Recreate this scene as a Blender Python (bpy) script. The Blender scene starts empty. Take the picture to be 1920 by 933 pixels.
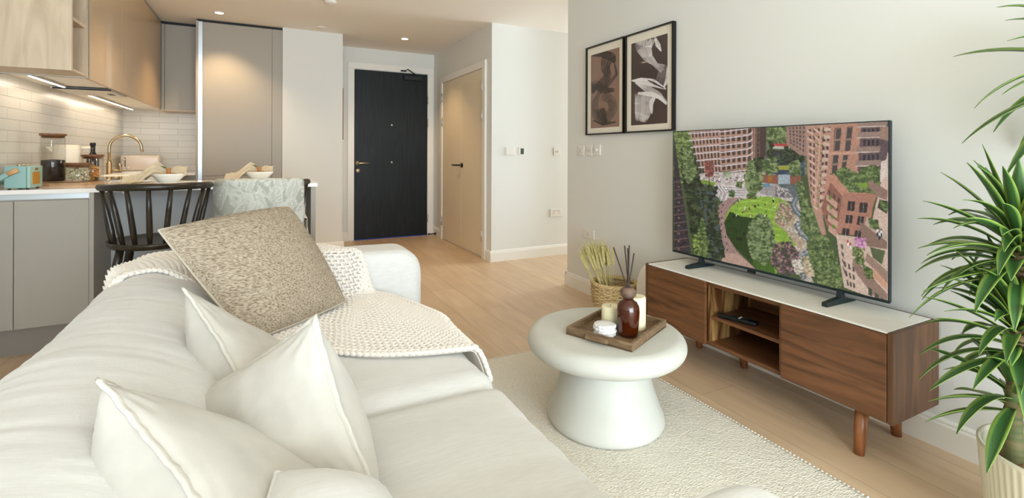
import bpy, bmesh, math, random
import numpy as np
from mathutils import Vector, Matrix
PI = math.pi
random.seed(4); rng = np.random.default_rng(4)
SC = bpy.context.scene
COL = SC.collection
# ---------------------------------------------------------------- camera
CAM_H = 1.05; FPX = 909.78; YAW = math.radians(27.2338); HY = 287.0; ROLL = math.radians(0.1855)
cd = bpy.data.cameras.new('camera'); cam = bpy.data.objects.new('camera', cd); COL.objects.link(cam)
cd.sensor_fit = 'HORIZONTAL'; cd.sensor_width = 36.0; cd.lens = FPX / 1920 * 36
cd.shift_y = (HY - 466.5) / 1920; cd.clip_start = 0.02
cam.matrix_world = Matrix.Translation((0, 0, CAM_H)) @ Matrix.Rotation(-YAW, 4, 'Z') @ Matrix.Rotation(PI / 2, 4, 'X') @ Matrix.Rotation(ROLL, 4, 'Z')
SC.camera = cam
SC.view_settings.view_transform = 'Standard'; SC.view_settings.look = 'None'
SC.view_settings.gamma = 1; SC.view_settings.use_curve_mapping = False
SC.view_settings.exposure = 0.37
SC.cycles.use_denoising = True
SC.cycles.max_bounces = 10; SC.cycles.diffuse_bounces = 6; SC.cycles.transmission_bounces = 10
SC.cycles.sample_clamp_indirect = 6; SC.cycles.caustics_refractive = False; SC.cycles.caustics_reflective = False
w = bpy.data.worlds.new('world'); SC.world = w; w.use_nodes = True
w.node_tree.nodes['Background'].inputs[0].default_value = (0.80, 0.90, 1.0, 1)
w.node_tree.nodes['Background'].inputs[1].default_value = 1.0
def area(name, loc, rot, sx, sy, power, col, spread=PI):
    l = bpy.data.lights.new(name, 'AREA'); l.shape = 'RECTANGLE'; l.size = sx; l.size_y = sy
    l.energy = power; l.color = col; l.spread = spread
    o = bpy.data.objects.new(name, l); COL.objects.link(o); o.location = loc; o.rotation_euler = rot
    return o
# daylight of the tall windows behind the camera and of the window at the end of the side passage
area('window_daylight', (0.4, -3.43, 1.2), (PI / 2, 0, 0), 3.2, 2.1, 225, (0.76, 0.89, 1.0))
area('passage_daylight', (5.1, 3.75, 1.25), (0, PI / 2, 0), 2.0, 0.9, 40, (0.90, 0.95, 1.0))
# ---------------------------------------------------------------- colours and materials
def lin(v):
    v = v / 255.0
    return v / 12.92 if v <= 0.04045 else ((v + 0.055) / 1.055) ** 2.4
def C(r, g, b): return (lin(r), lin(g), lin(b), 1)
MAT = {}
def mat(name, col, rough=0.5, metal=0.0, col2=None, nscale=(5, 5, 5), ramp=(0.35, 0.65), detail=4, bump=0.0, bscale=None, bdist=0.002,
        spec=0.5, sheen=0.0, trans=0.0, coat=0.0, emit=None, estr=0.0, distort=0.0, sss=0.0, ior=1.45):
    m = bpy.data.materials.new(name); m.use_nodes = True; N = m.node_tree.nodes; L = m.node_tree.links
    b = N['Principled BSDF']
    b.inputs['Base Color'].default_value = col; b.inputs['Roughness'].default_value = rough
    b.inputs['Metallic'].default_value = metal; b.inputs['Specular IOR Level'].default_value = spec
    b.inputs['Sheen Weight'].default_value = sheen; b.inputs['Transmission Weight'].default_value = trans
    b.inputs['Coat Weight'].default_value = coat; b.inputs['IOR'].default_value = ior
    if sss: b.inputs['Subsurface Weight'].default_value = sss; b.inputs['Subsurface Radius'].default_value = (0.02, 0.015, 0.01)
    if emit: b.inputs['Emission Color'].default_value = emit; b.inputs['Emission Strength'].default_value = estr
    tc = N.new('ShaderNodeTexCoord')
    def noise(sc, det, dis=0.0):
        mp = N.new('ShaderNodeMapping'); mp.inputs['Scale'].default_value = sc
        n = N.new('ShaderNodeTexNoise'); n.inputs['Scale'].default_value = 1.0; n.inputs['Detail'].default_value = det; n.inputs['Distortion'].default_value = dis
        L.new(tc.outputs['Object'], mp.inputs[0]); L.new(mp.outputs[0], n.inputs['Vector']); return n.outputs['Fac']
    if col2:
        r = N.new('ShaderNodeValToRGB'); r.color_ramp.elements[0].position = ramp[0]; r.color_ramp.elements[1].position = ramp[1]
        r.color_ramp.elements[0].color = col; r.color_ramp.elements[1].color = col2
        L.new(noise(nscale, detail, distort), r.inputs[0]); L.new(r.outputs[0], b.inputs['Base Color'])
    if bump:
        bp = N.new('ShaderNodeBump'); bp.inputs['Strength'].default_value = bump; bp.inputs['Distance'].default_value = bdist
        s = bscale or nscale
        if isinstance(s, list):
            h = noise(s[0], 2)
            for q in s[1:]:
                a = N.new('ShaderNodeMath'); a.operation = 'ADD'; L.new(h, a.inputs[0]); L.new(noise(q, 2), a.inputs[1]); h = a.outputs[0]
        else: h = noise(s, 3)
        L.new(h, bp.inputs['Height']); L.new(bp.outputs[0], b.inputs['Normal'])
    MAT[name] = m; return m
def attr_mat(name, emission=False, rough=0.7, coat=0.0, estr=1.0, bump=False):
    m = bpy.data.materials.new(name); m.use_nodes = True; N = m.node_tree.nodes; L = m.node_tree.links; b = N['Principled BSDF']
    a = N.new('ShaderNodeAttribute'); a.attribute_name = 'paint'
    b.inputs['Roughness'].default_value = rough; b.inputs['Coat Weight'].default_value = coat; b.inputs['Coat Roughness'].default_value = 0.03
    if emission:
        b.inputs['Base Color'].default_value = (0.01, 0.01, 0.01, 1)
        L.new(a.outputs['Color'], b.inputs['Emission Color']); b.inputs['Emission Strength'].default_value = estr
    else: L.new(a.outputs['Color'], b.inputs['Base Color'])
    MAT[name] = m; return m
mat('wall_paint', C(222, 222, 217), 0.75, bump=0.05, bscale=(250, 250, 250), bdist=0.0005, spec=0.2)
mat('ceiling_paint', C(240, 236, 228), 0.85, spec=0.1)
mat('trim_paint', C(233, 230, 222), 0.35)
mat('cream_door', C(226, 211, 184), 0.4)
mat('greige', C(160, 153, 141), 0.45, bump=0.03, bscale=(300, 300, 300), bdist=0.0003)
mat('tan_lacquer', C(186, 160, 126), 0.32, coat=0.15)
mat('plinth_grey', C(135, 126, 116), 0.5)
mat('aluminium', C(205, 212, 216), 0.32, 0.85)
mat('worktop', C(232, 226, 220), 0.12, coat=0.3, col2=C(238, 232, 226), nscale=(6, 6, 6))
mat('knee_panel', C(176, 180, 182), 0.6)
mat('oak_veneer', C(206, 186, 160), 0.5, col2=C(182, 160, 134), nscale=(14, 14, 1.6), ramp=(0.3, 0.75), distort=2.2, detail=8, bump=0.05, bscale=(180, 180, 6), bdist=0.0005)
mat('walnut', C(64, 40, 24), 0.38, col2=C(136, 90, 56), nscale=(12, 1.3, 16), ramp=(0.25, 0.78), distort=2.4, detail=10, bump=0.08, bscale=(150, 6, 150), bdist=0.0006)
mat('walnut_side', C(62, 38, 24), 0.42, col2=C(118, 80, 50), nscale=(22, 22, 1.5), ramp=(0.25, 0.78), distort=1.8, detail=10, bump=0.08, bscale=(150, 150, 6), bdist=0.0006)
mat('walnut_sap', C(84, 48, 25), 0.4, col2=C(176, 138, 84), nscale=(16, 16, 1.8), ramp=(0.42, 0.68), distort=1.5, detail=8)
mat('walnut_leg', C(110, 66, 36), 0.35, col2=C(160, 102, 62), nscale=(60, 60, 3), ramp=(0.3, 0.7), distort=1.2)
mat('marble', C(240, 238, 230), 0.35, col2=C(228, 224, 216), nscale=(5, 3, 5), ramp=(0.45, 0.8), detail=8, distort=1.5)
mat('black_ash', C(8, 10, 11), 0.45, spec=0.3, col2=C(24, 31, 33), nscale=(16, 16, 1.1), ramp=(0.35, 0.7), distort=3.0, detail=8, bump=0.35, bscale=(70, 70, 2.2), bdist=0.0012)
mat('chair_wood', C(30, 25, 19), 0.3, col2=C(50, 42, 30), nscale=(60, 60, 8), bump=0.08, bscale=(150, 150, 12), bdist=0.0005)
mat('linen_white', C(217, 215, 211), 0.9, col2=C(208, 206, 201), nscale=(24, 240, 90), ramp=(0.3, 0.75), bump=0.35, bscale=[(900, 90, 900), (90, 900, 200)], bdist=0.0008, sheen=0.2, spec=0.15)
mat('cushion_cream', C(199, 194, 185), 0.85, col2=C(190, 185, 176), nscale=(14, 14, 14), bump=0.22, bscale=[(700, 500, 700), (35, 35, 35)], bdist=0.001, sheen=0.25, spec=0.15)
mat('cushion_flange', C(202, 197, 187), 0.9, bump=0.4, bscale=(300, 300, 300), bdist=0.001)
mat('tweed', C(96, 78, 60), 0.95, col2=C(186, 172, 152), nscale=(70, 260, 330), ramp=(0.28, 0.60), detail=9, bump=0.6, bscale=[(500, 120, 500), (120, 500, 300)], bdist=0.0015, spec=0.1)
mat('tweed_piping', C(186, 176, 158), 0.9)
mat('knit_wool', C(232, 224, 214), 0.95, bump=0.4, bscale=(260, 260, 260), bdist=0.0012, sheen=0.3, spec=0.1)
mat('rug_wool', C(234, 228, 214), 0.95, col2=C(216, 209, 194), nscale=(90, 190, 90), ramp=(0.3, 0.7), bump=0.9, bscale=[(80, 210, 80), (140, 60, 80)], bdist=0.005, spec=0.1)
mat('table_stone', C(203, 202, 193), 0.6, col2=C(195, 194, 185), nscale=(6, 6, 6), bump=0.08, bscale=(160, 160, 160), bdist=0.001)
mat('tray_wood', C(96, 74, 52), 0.5, col2=C(142, 116, 86), nscale=(60, 9, 60), ramp=(0.3, 0.72), distort=1.2)
mat('ball_wood', C(86, 66, 54), 0.5, col2=C(118, 94, 78), nscale=(30, 30, 90))
mat('lid_wood', C(88, 54, 32), 0.5, col2=C(126, 84, 52), nscale=(70, 12, 70))
mat('board_wood', C(150, 112, 78), 0.5, col2=C(196, 160, 122), nscale=(12, 60, 60), ramp=(0.3, 0.7))
mat('amber_glass', C(120, 48, 14), 0.04, trans=0.75, ior=1.45, coat=0.5)
def thin_glass(name, tint=(1, 1, 1, 1)):
    m = bpy.data.materials.new(name); m.use_nodes = True; N = m.node_tree.nodes; L = m.node_tree.links; N.remove(N['Principled BSDF'])
    tr = N.new('ShaderNodeBsdfTransparent'); tr.inputs[0].default_value = tint; gl = N.new('ShaderNodeBsdfGlossy'); gl.inputs['Roughness'].default_value = 0.02
    lw = N.new('ShaderNodeLayerWeight'); lw.inputs['Blend'].default_value = 0.15; mx = N.new('ShaderNodeMixShader')
    ma = N.new('ShaderNodeMath'); ma.operation = 'MULTIPLY_ADD'; ma.inputs[1].default_value = 0.35; ma.inputs[2].default_value = 0.03; L.new(lw.outputs['Facing'], ma.inputs[0]); L.new(ma.outputs[0], mx.inputs[0]); L.new(tr.outputs[0], mx.inputs[1]); L.new(gl.outputs[0], mx.inputs[2]); L.new(mx.outputs[0], N['Material Output'].inputs[0]); MAT[name] = m
thin_glass('clear_glass', (.97, .975, .97, 1)); thin_glass('pane_glass')
mat('black_glass', C(14, 14, 16), 0.06, coat=0.5)
mat('candle_wax', C(236, 226, 190), 0.5, sss=0.25)
mat('coaster_marble', C(236, 234, 232), 0.35, col2=C(206, 206, 208), nscale=(30, 30, 60), ramp=(0.55, 0.8))
mat('reed_dark', C(58, 44, 40), 0.7)
mat('basket_weave', C(176, 146, 98), 0.75, col2=C(214, 190, 142), nscale=(90, 90, 90), bump=0.3, bscale=(200, 200, 200))
mat('wheat', C(196, 186, 112), 0.7, col2=C(226, 212, 156), nscale=(40, 40, 10))
mat('boucle', C(232, 226, 218), 0.95, bump=1.0, bscale=(170, 170, 170), bdist=0.004)
mat('black_plastic', C(14, 16, 18), 0.35)
mat('tv_metal', C(42, 54, 58), 0.35, 0.4)
mat('frame_black', C(16, 16, 17), 0.3)
mat('mount_board', C(226, 218, 202), 0.8)
mat('white_plastic', C(226, 222, 214), 0.35)
mat('switch_plastic', C(204, 198, 190), 0.4)
mat('screen_grey', C(70, 84, 76), 0.3)
mat('steel', C(200, 186, 162), 0.25, 0.95)
mat('steel_satin', C(190, 186, 178), 0.4, 0.8)
mat('brass', C(212, 172, 96), 0.3, 0.9)
mat('brushed_bronze', C(172, 154, 126), 0.28, 0.95)
mat('radio_teal', C(136, 170, 164), 0.5, bump=0.15, bscale=(500, 500, 500), bdist=0.0005)
mat('radio_front', C(152, 182, 168), 0.45)
mat('radio_grille', C(176, 124, 40), 0.5)
mat('tan_leather', C(196, 152, 102), 0.5)
mat('toaster_cream', C(196, 184, 172), 0.35, coat=0.2)
mat('kettle_cream', C(226, 216, 198), 0.4)
mat('pale_blue', C(176, 200, 224), 0.6)
mat('porcelain', C(236, 234, 226), 0.2, coat=0.3)
mat('napkin_linen', C(196, 180, 152), 0.9, col2=C(206, 192, 166), nscale=(60, 60, 60), bump=0.3, bscale=(500, 500, 500), bdist=0.001)
mat('napkin_ring', C(176, 120, 66), 0.5)
mat('sprig_green', C(112, 132, 40), 0.6)
mat('blanket_cream', C(214, 204, 178), 0.9, bump=0.4, bscale=(30, 200, 200), bdist=0.002)
mat('coffee', C(34, 20, 14), 0.9, bump=1.0, bscale=(300, 300, 300), bdist=0.004)
mat('shell_pasta', C(214, 204, 170), 0.6, col2=C(150, 140, 84), nscale=(60, 60, 60), ramp=(0.5, 0.7))
mat('orange_slice', C(226, 150, 52), 0.5, col2=C(240, 190, 100), nscale=(80, 80, 80))
mat('pot_cream', C(216, 208, 184), 0.6)
mat('bark', C(74, 92, 50), 0.7, col2=C(128, 110, 76), nscale=(6, 6, 60), ramp=(0.35, 0.65))
mat('bark_brown', C(84, 66, 44), 0.85, col2=C(130, 106, 76), nscale=(12, 12, 70), bump=0.5, bscale=(20, 20, 90), bdist=0.004)
mat('kraft_paper', C(128, 98, 70), 0.75, col2=C(150, 118, 86), nscale=(8, 8, 8))
mat('blue_tape', C(40, 70, 170), 0.5)
mat('dark_slot', C(20, 22, 24), 0.6)
mat('led_white', C(255, 250, 240), 0.5, emit=(1, 0.93, 0.82, 1), estr=4)
mat('lamp_warm', C(255, 240, 210), 0.5, emit=(1.0, 0.80, 0.50, 1), estr=12)
mat('brown_frame', C(140, 112, 88), 0.5)
mat('grout_tile_side', C(214, 206, 192), 0.2)
attr_mat('tv_picture', True, rough=0.25, estr=0.72)
attr_mat('print_paper', False, rough=0.6, coat=0.6)
attr_mat('leaf_fabric', False, rough=0.9)
attr_mat('plant_leaf', False, rough=0.35)
def ash_door():
    m = MAT['black_ash']; m.node_tree.nodes['Principled BSDF'].inputs['Coat Weight'].default_value = 0.04
ash_door()
def floor_mat():
    m = bpy.data.materials.new('oak_floor'); m.use_nodes = True; N = m.node_tree.nodes; L = m.node_tree.links; b = N['Principled BSDF']
    tc = N.new('ShaderNodeTexCoord'); mp = N.new('ShaderNodeMapping'); mp.inputs['Rotation'].default_value = (0, 0, PI / 2)
    L.new(tc.outputs['Object'], mp.inputs[0])
    br = N.new('ShaderNodeTexBrick'); br.inputs['Scale'].default_value = 1.0; br.inputs['Brick Width'].default_value = 1.5; br.inputs['Row Height'].default_value = 0.19
    br.inputs['Mortar Size'].default_value = 0.0012; br.inputs['Mortar Smooth'].default_value = 0.3; br.offset = 0.37
    br.inputs['Color1'].default_value = C(218, 193, 162); br.inputs['Color2'].default_value = C(207, 180, 148); br.inputs['Mortar'].default_value = C(160, 132, 100)
    L.new(mp.outputs[0], br.inputs['Vector'])
    m2 = N.new('ShaderNodeMapping'); m2.inputs['Scale'].default_value = (14, 1.6, 1); L.new(tc.outputs['Object'], m2.inputs[0])
    n = N.new('ShaderNodeTexNoise'); n.inputs['Scale'].default_value = 1; n.inputs['Detail'].default_value = 8; n.inputs['Distortion'].default_value = 1.5
    L.new(m2.outputs[0], n.inputs['Vector'])
    r = N.new('ShaderNodeValToRGB'); r.color_ramp.elements[0].position = 0.3; r.color_ramp.elements[1].position = 0.75
    r.color_ramp.elements[0].color = (0.86, 0.83, 0.80, 1); r.color_ramp.elements[1].color = (1.06, 1.05, 1.04, 1)
    L.new(n.outputs['Fac'], r.inputs[0])
    mx = N.new('ShaderNodeMixRGB'); mx.blend_type = 'MULTIPLY'; mx.inputs[0].default_value = 1
    L.new(br.outputs['Color'], mx.inputs[1]); L.new(r.outputs[0], mx.inputs[2]); L.new(mx.outputs[0], b.inputs['Base Color'])
    b.inputs['Roughness'].default_value = 0.42
    bp = N.new('ShaderNodeBump'); bp.inputs['Strength'].default_value = 0.1; bp.inputs['Distance'].default_value = 0.001; L.new(n.outputs['Fac'], bp.inputs['Height']); L.new(bp.outputs[0], b.inputs['Normal'])
    MAT['oak_floor'] = m
def tile_mat(name, axis):
    m = bpy.data.materials.new(name); m.use_nodes = True; N = m.node_tree.nodes; L = m.node_tree.links; b = N['Principled BSDF']
    tc = N.new('ShaderNodeTexCoord'); sp = N.new('ShaderNodeSeparateXYZ'); cb = N.new('ShaderNodeCombineXYZ')
    L.new(tc.outputs['Object'], sp.inputs[0]); L.new(sp.outputs[axis], cb.inputs[0]); L.new(sp.outputs['Z'], cb.inputs[1])
    br = N.new('ShaderNodeTexBrick'); br.inputs['Scale'].default_value = 1; br.inputs['Brick Width'].default_value = 0.31; br.inputs['Row Height'].default_value = 0.0613
    br.inputs['Mortar Size'].default_value = 0.0016; br.inputs['Mortar Smooth'].default_value = 0.2
    br.inputs['Color1'].default_value = C(218, 212, 200); br.inputs['Color2'].default_value = C(210, 204, 192); br.inputs['Mortar'].default_value = C(172, 166, 154)
    L.new(cb.outputs[0], br.inputs['Vector']); L.new(br.outputs['Color'], b.inputs['Base Color'])
    n = N.new('ShaderNodeTexNoise'); n.inputs['Scale'].default_value = 9; L.new(tc.outputs['Object'], n.inputs['Vector'])
    a = N.new('ShaderNodeMath'); a.operation = 'MULTIPLY_ADD'; a.inputs[1].default_value = -1.2; L.new(br.outputs['Fac'], a.inputs[0]); L.new(n.outputs['Fac'], a.inputs[2])
    bp = N.new('ShaderNodeBump'); bp.inputs['Strength'].default_value = 0.5; bp.inputs['Distance'].default_value = 0.002; L.new(a.outputs[0], bp.inputs['Height']); L.new(bp.outputs[0], b.inputs['Normal'])
    b.inputs['Roughness'].default_value = 0.25
    MAT[name] = m
floor_mat(); tile_mat('tiles_left', 'Y'); tile_mat('tiles_back', 'X')
# ---------------------------------------------------------------- mesh helpers
def link(name, me, m, parent=None, smooth=False, kind=None, label=None, loc=None):
    o = bpy.data.objects.new(name, me); COL.objects.link(o)
    if m: me.materials.append(MAT[m])
    if smooth: me.polygons.foreach_set('use_smooth', [True] * len(me.polygons))
    if parent: o.parent = parent
    if kind: o['kind'] = kind
    if label: o['label'] = label
    if loc: o.location = loc
    me.update(); return o
def raw(name, vs, fs, m, parent=None, smooth=True, **k):
    me = bpy.data.meshes.new(name); me.from_pydata([tuple(map(float, v)) for v in vs], [], fs); me.validate()
    return link(name, me, m, parent, smooth, **k)
class MB:
    """collects shapes, builds one mesh object"""
    def __init__(s): s.bm = bmesh.new()
    def add(s, vs, fs, smooth=False):
        b = [s.bm.verts.new(v) for v in vs]
        for f in fs:
            try: q = s.bm.faces.new([b[i] for i in f]); q.smooth = smooth
            except ValueError: pass
        return s
    def box(s, a, b, bev=0.0, seg=2):
        x0, y0, z0 = [min(a[i], b[i]) for i in range(3)]; x1, y1, z1 = [max(a[i], b[i]) for i in range(3)]
        t = bmesh.new(); bmesh.ops.create_cube(t, size=1)
        for v in t.verts: v.co = Vector((x0 + (v.co.x + .5) * (x1 - x0), y0 + (v.co.y + .5) * (y1 - y0), z0 + (v.co.z + .5) * (z1 - z0)))
        if bev: bmesh.ops.bevel(t, geom=t.edges[:], offset=bev, segments=seg, profile=0.5, affect='EDGES')
        s.join(t, bev > 0.004); return s
    def join(s, t, smooth=False, M=None):
        t.verts.index_update(); mp = [s.bm.verts.new(M @ v.co if M else v.co) for v in t.verts]
        for f in t.faces:
            q = s.bm.faces.new([mp[v.index] for v in f.verts]); q.smooth = smooth
        t.free(); return s
    def lathe(s, prof, c=(0, 0, 0), n=40, smooth=True, R=None):
        vs = []; fs = []; k = len(prof)
        for i in range(n):
            a = 2 * PI * i / n
            for r, z in prof: vs.append((r * math.cos(a), r * math.sin(a), z))
        for i in range(n):
            j = (i + 1) % n
            for q in range(k - 1):
                fs.append((i * k + q, j * k + q, j * k + q + 1, i * k + q + 1))
        if prof[0][0] > 1e-6: fs.append(tuple(i * k for i in range(n))[::-1])
        if prof[-1][0] > 1e-6: fs.append(tuple(i * k + k - 1 for i in range(n)))
        M = Matrix.Translation(c) @ (R.to_4x4() if R else Matrix.Identity(4))
        t = bmesh.new(); b = [t.verts.new(M @ Vector(v)) for v in vs]
        for f in fs: t.faces.new([b[i] for i in f]).smooth = smooth
        bmesh.ops.remove_doubles(t, verts=t.verts[:], dist=1e-6)
        t.verts.index_update(); mp = [s.bm.verts.new(v.co) for v in t.verts]
        for f in t.faces:
            try:
                q = s.bm.faces.new([mp[v.index] for v in f.verts]); q.smooth = f.smooth and len(f.verts) <= 4
            except ValueError: pass
        t.free(); return s
    def tube(s, pts, rad, n=10, cap=True, flat=1.0, up=None):
        pts = [Vector(p) for p in pts]; k = len(pts)
        rad = [rad] * k if isinstance(rad, (int, float)) else rad
        vs = []; fs = []; prev = None
        for i, p in enumerate(pts):
            t = (pts[min(i + 1, k - 1)] - pts[max(i - 1, 0)]).normalized()
            if up: u = Vector(up)
            else: u = prev if prev else (Vector((0, 0, 1)) if abs(t.z) < 0.9 else Vector((1, 0, 0)))
            sd = t.cross(u).normalized(); u2 = sd.cross(t).normalized(); prev = u2
            for j in range(n):
                a = 2 * PI * j / n
                vs.append(p + (sd * math.cos(a) + u2 * math.sin(a) * flat) * rad[i])
        for i in range(k - 1):
            for j in range(n):
                q = (j + 1) % n; fs.append((i * n + j, i * n + q, (i + 1) * n + q, (i + 1) * n + j))
        if cap: fs.append(tuple(range(n))[::-1]); fs.append(tuple((k - 1) * n + j for j in range(n)))
        return s.add(vs, fs, True)
    def cyl(s, c, r, h, n=24, axis='Z'):
        R = {'Z': Matrix.Identity(3), 'X': Matrix.Rotation(PI / 2, 3, 'Y'), 'Y': Matrix.Rotation(-PI / 2, 3, 'X')}[axis]
        b = min(r, h) * 0.12
        return s.lathe([(0, 0), (r - b, 0), (r, b), (r, h - b), (r - b, h), (0, h)], c, n, True, R)
    def build(s, name, m, parent=None, kind=None, label=None, loc=None):
        bmesh.ops.recalc_face_normals(s.bm, faces=s.bm.faces[:])
        me = bpy.data.meshes.new(name); s.bm.to_mesh(me); s.bm.free()
        return link(name, me, m, parent, kind=kind, label=label, loc=loc)
def thing(name, label, cat, loc=(0, 0, 0), rz=0.0, group=None):
    o = bpy.data.objects.new(name, None); COL.objects.link(o); o.location = loc; o.rotation_euler = (0, 0, rz)
    o.empty_display_size = 0.05
    return tag(o, label, cat, group)
def tag(o, label, cat, group=None, kind=None):
    o['label'] = label; o['category'] = cat
    if group: o['group'] = group
    if kind: o['kind'] = kind
    return o
def dup(root, loc, rz=0.0, label=None):
    r = root.copy(); COL.objects.link(r); r.location = loc; r.rotation_euler = (0, 0, rz)
    if label: r['label'] = label
    for ch in list(root.children):
        c = ch.copy(); COL.objects.link(c); c.parent = r
        for g in ch.children:
            d = g.copy(); COL.objects.link(d); d.parent = c
    return r
def S(name, m, *boxes, **k):
    b = MB()
    for q in boxes: b.box(*q)
    return b.build(name, m, kind='structure', **k)
def grid(name, P, m, parent=None, paint=None, smooth=True, closed=False, **k):
    """P: (a, b, 3) array of points"""
    a, b = P.shape[:2]; V = P.reshape(-1, 3)
    I = np.arange(a * b).reshape(a, b)
    if closed: I = np.concatenate([I, I[:, :1]], 1)
    F = np.stack([I[:-1, :-1], I[1:, :-1], I[1:, 1:], I[:-1, 1:]], -1).reshape(-1, 4)
    me = bpy.data.meshes.new(name); me.vertices.add(len(V)); me.vertices.foreach_set('co', V.astype(np.float32).ravel())
    me.loops.add(len(F) * 4); me.loops.foreach_set('vertex_index', F.astype(np.int32).ravel())
    me.polygons.add(len(F)); me.polygons.foreach_set('loop_start', np.arange(0, len(F) * 4, 4, dtype=np.int32)); me.update(calc_edges=True)
    if paint is not None: set_paint(me, paint.reshape(-1, 3))
    return link(name, me, m, parent, smooth, **k)
def set_paint(me, rgb):
    rgb = np.clip(rgb, 0, 255) / 255.0
    l = np.where(rgb <= 0.04045, rgb / 12.92, ((rgb + 0.055) / 1.055) ** 2.4)
    a = me.color_attributes.new('paint', 'FLOAT_COLOR', 'POINT')
    a.data.foreach_set('color', np.concatenate([l, np.ones((len(l), 1))], 1).astype(np.float32).ravel())
def photo_px(X, Y, Z):
    d = X * math.sin(YAW) + Y * math.cos(YAW); l = X * math.cos(YAW) - Y * math.sin(YAW)
    u = FPX * l / d; v = FPX * (CAM_H - Z) / d
    return 960 + u * math.cos(ROLL) - v * math.sin(ROLL), HY + u * math.sin(ROLL) + v * math.cos(ROLL)
# smooth value noise on arrays
class VN:
    def __init__(s, seed=0): s.t = np.random.default_rng(seed).random((64, 64, 64)) if False else np.random.default_rng(seed).random((128, 128))
    def __call__(s, x, y):
        xi = np.floor(x).astype(int); yi = np.floor(y).astype(int); fx = x - xi; fy = y - yi
        fx = fx * fx * (3 - 2 * fx); fy = fy * fy * (3 - 2 * fy); t = s.t
        a = t[xi % 128, yi % 128]; b = t[(xi + 1) % 128, yi % 128]; c = t[xi % 128, (yi + 1) % 128]; d = t[(xi + 1) % 128, (yi + 1) % 128]
        return (a * (1 - fx) + b * fx) * (1 - fy) + (c * (1 - fx) + d * fx) * fy - 0.5
vn = VN(7)
def sstep(a, b, x):
    t = np.clip((x - a) / (b - a), 0, 1); return t * t * (3 - 2 * t)
# ---------------------------------------------------------------- the room
XL, YB, XR, YK, XH, YT, ZC, YN = -1.233, 6.03, 2.173, 5.415, 1.97, 4.259, 2.31, -3.5
XE = 5.2; YW = 3.249
S('floor', 'oak_floor', ((XL - .1, YN - .1, -.05), (XE + .1, YB + .1, 0)))
S('ceiling', 'ceiling_paint', ((XL - .1, YN - .1, ZC), (XE + .1, YB + .1, ZC + .08)))
S('wall_left', 'wall_paint', ((XL - .1, YN, 0), (XL, YB + .1, ZC)))
S('wall_back', 'wall_paint', ((XL, YB, 0), (XH + .1, YB + .1, ZC)))
S('wall_right', 'wall_paint', ((XR, YN, 0), (XE, YW, ZC)))
S('wall_thermostat', 'wall_paint', ((XH, YT, 0), (XE, YT + .1, ZC)))
S('wall_hall', 'wall_paint', ((XH, YT + .1, 0), (XH + .1, YB, ZC)))
S('wall_column', 'wall_paint', ((.179, YK, 0), (.758, YB, ZC)))
S('wall_front', 'wall_paint', ((XL, YN - .1, 0), (XR, YN, .12)), ((XL, YN - .1, 2.2), (XR, YN, ZC)), ((XL, YN - .1, .12), (-1.15, YN, 2.2)), ((2.0, YN - .1, .12), (XR, YN, 2.2)))
S('wall_passage', 'wall_paint', ((XE, YW, 0), (XE + .1, YT, .2)), ((XE, YW, 2.2), (XE + .1, YT, ZC)), ((XE, YW, .2), (XE + .1, YW + .05, 2.2)), ((XE, YT - .05, .2), (XE + .1, YT, 2.2)))
for i, (x0, x1) in enumerate([(-1.15, -.1), (-.1, .95), (.95, 2.0)]):
    b = MB()
    for q in (((x0, YN - .07, .12), (x0 + .05, YN - .02, 2.2)), ((x1 - .05, YN - .07, .12), (x1, YN - .02, 2.2)), ((x0 + .05, YN - .07, .12), (x1 - .05, YN - .02, .17)), ((x0 + .05, YN - .07, 2.15), (x1 - .05, YN - .02, 2.2))): b.box(*q)
    f = b.build('window_%d' % (i + 1), 'frame_black', kind='structure')
    MB().box((x0 + .05, YN - .05, .17), (x1 - .05, YN - .045, 2.15)).build('pane', 'pane_glass', f)
b = MB()
for q in (((XE + .02, YW + .05, .2), (XE + .07, YW + .1, 2.2)), ((XE + .02, YT - .1, .2), (XE + .07, YT - .05, 2.2)), ((XE + .02, YW + .1, .2), (XE + .07, YT - .1, .25)), ((XE + .02, YW + .1, 2.15), (XE + .07, YT - .1, 2.2))): b.box(*q)
f = b.build('window_4', 'frame_black', kind='structure')
MB().box((XE + .04, YW + .1, .25), (XE + .045, YT - .1, 2.15)).build('pane', 'pane_glass', f)
def baseboard(name, a, b, n, h=.107):
    """a, b: floor points on the wall face, n: outward normal"""
    t = MB(); a = Vector((*a, 0)); b = Vector((*b, 0)); n = Vector((*n, 0))
    prof = [(0, 0), (.016, 0), (.016, h - .022), (.012, h - .016), (.012, h - .008), (.006, h), (0, h)]
    vs = [p + n * q[0] + Vector((0, 0, q[1])) for p in (a, b) for q in prof]; k = len(prof)
    fs = [(i, i + 1, k + i + 1, k + i) for i in range(k - 1)] + [tuple(range(k)), tuple(range(k, 2 * k))]
    return t.add(vs, fs).build(name, 'trim_paint', kind='structure')
baseboard('baseboard_right', (XR, YN), (XR, YW), (-1, 0))
baseboard('baseboard_right_end', (XR - .016, YW), (XE, YW), (0, 1))
baseboard('baseboard_thermostat', (XH - .016, YT), (XE, YT), (0, -1))
baseboard('baseboard_hall', (XH, YT), (XH, 4.375), (-1, 0))
baseboard('baseboard_hall_far', (XH, 5.737), (XH, YB), (-1, 0))
baseboard('baseboard_column', (.179, YK), (.774, YK), (0, -1))
baseboard('baseboard_column_side', (.758, YK), (.758, YB), (1, 0))
baseboard('baseboard_back', (.774, YB), (.901, YB), (0, -1))
baseboard('baseboard_left', (XL, YN), (XL, 3.2), (1, 0))
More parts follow.
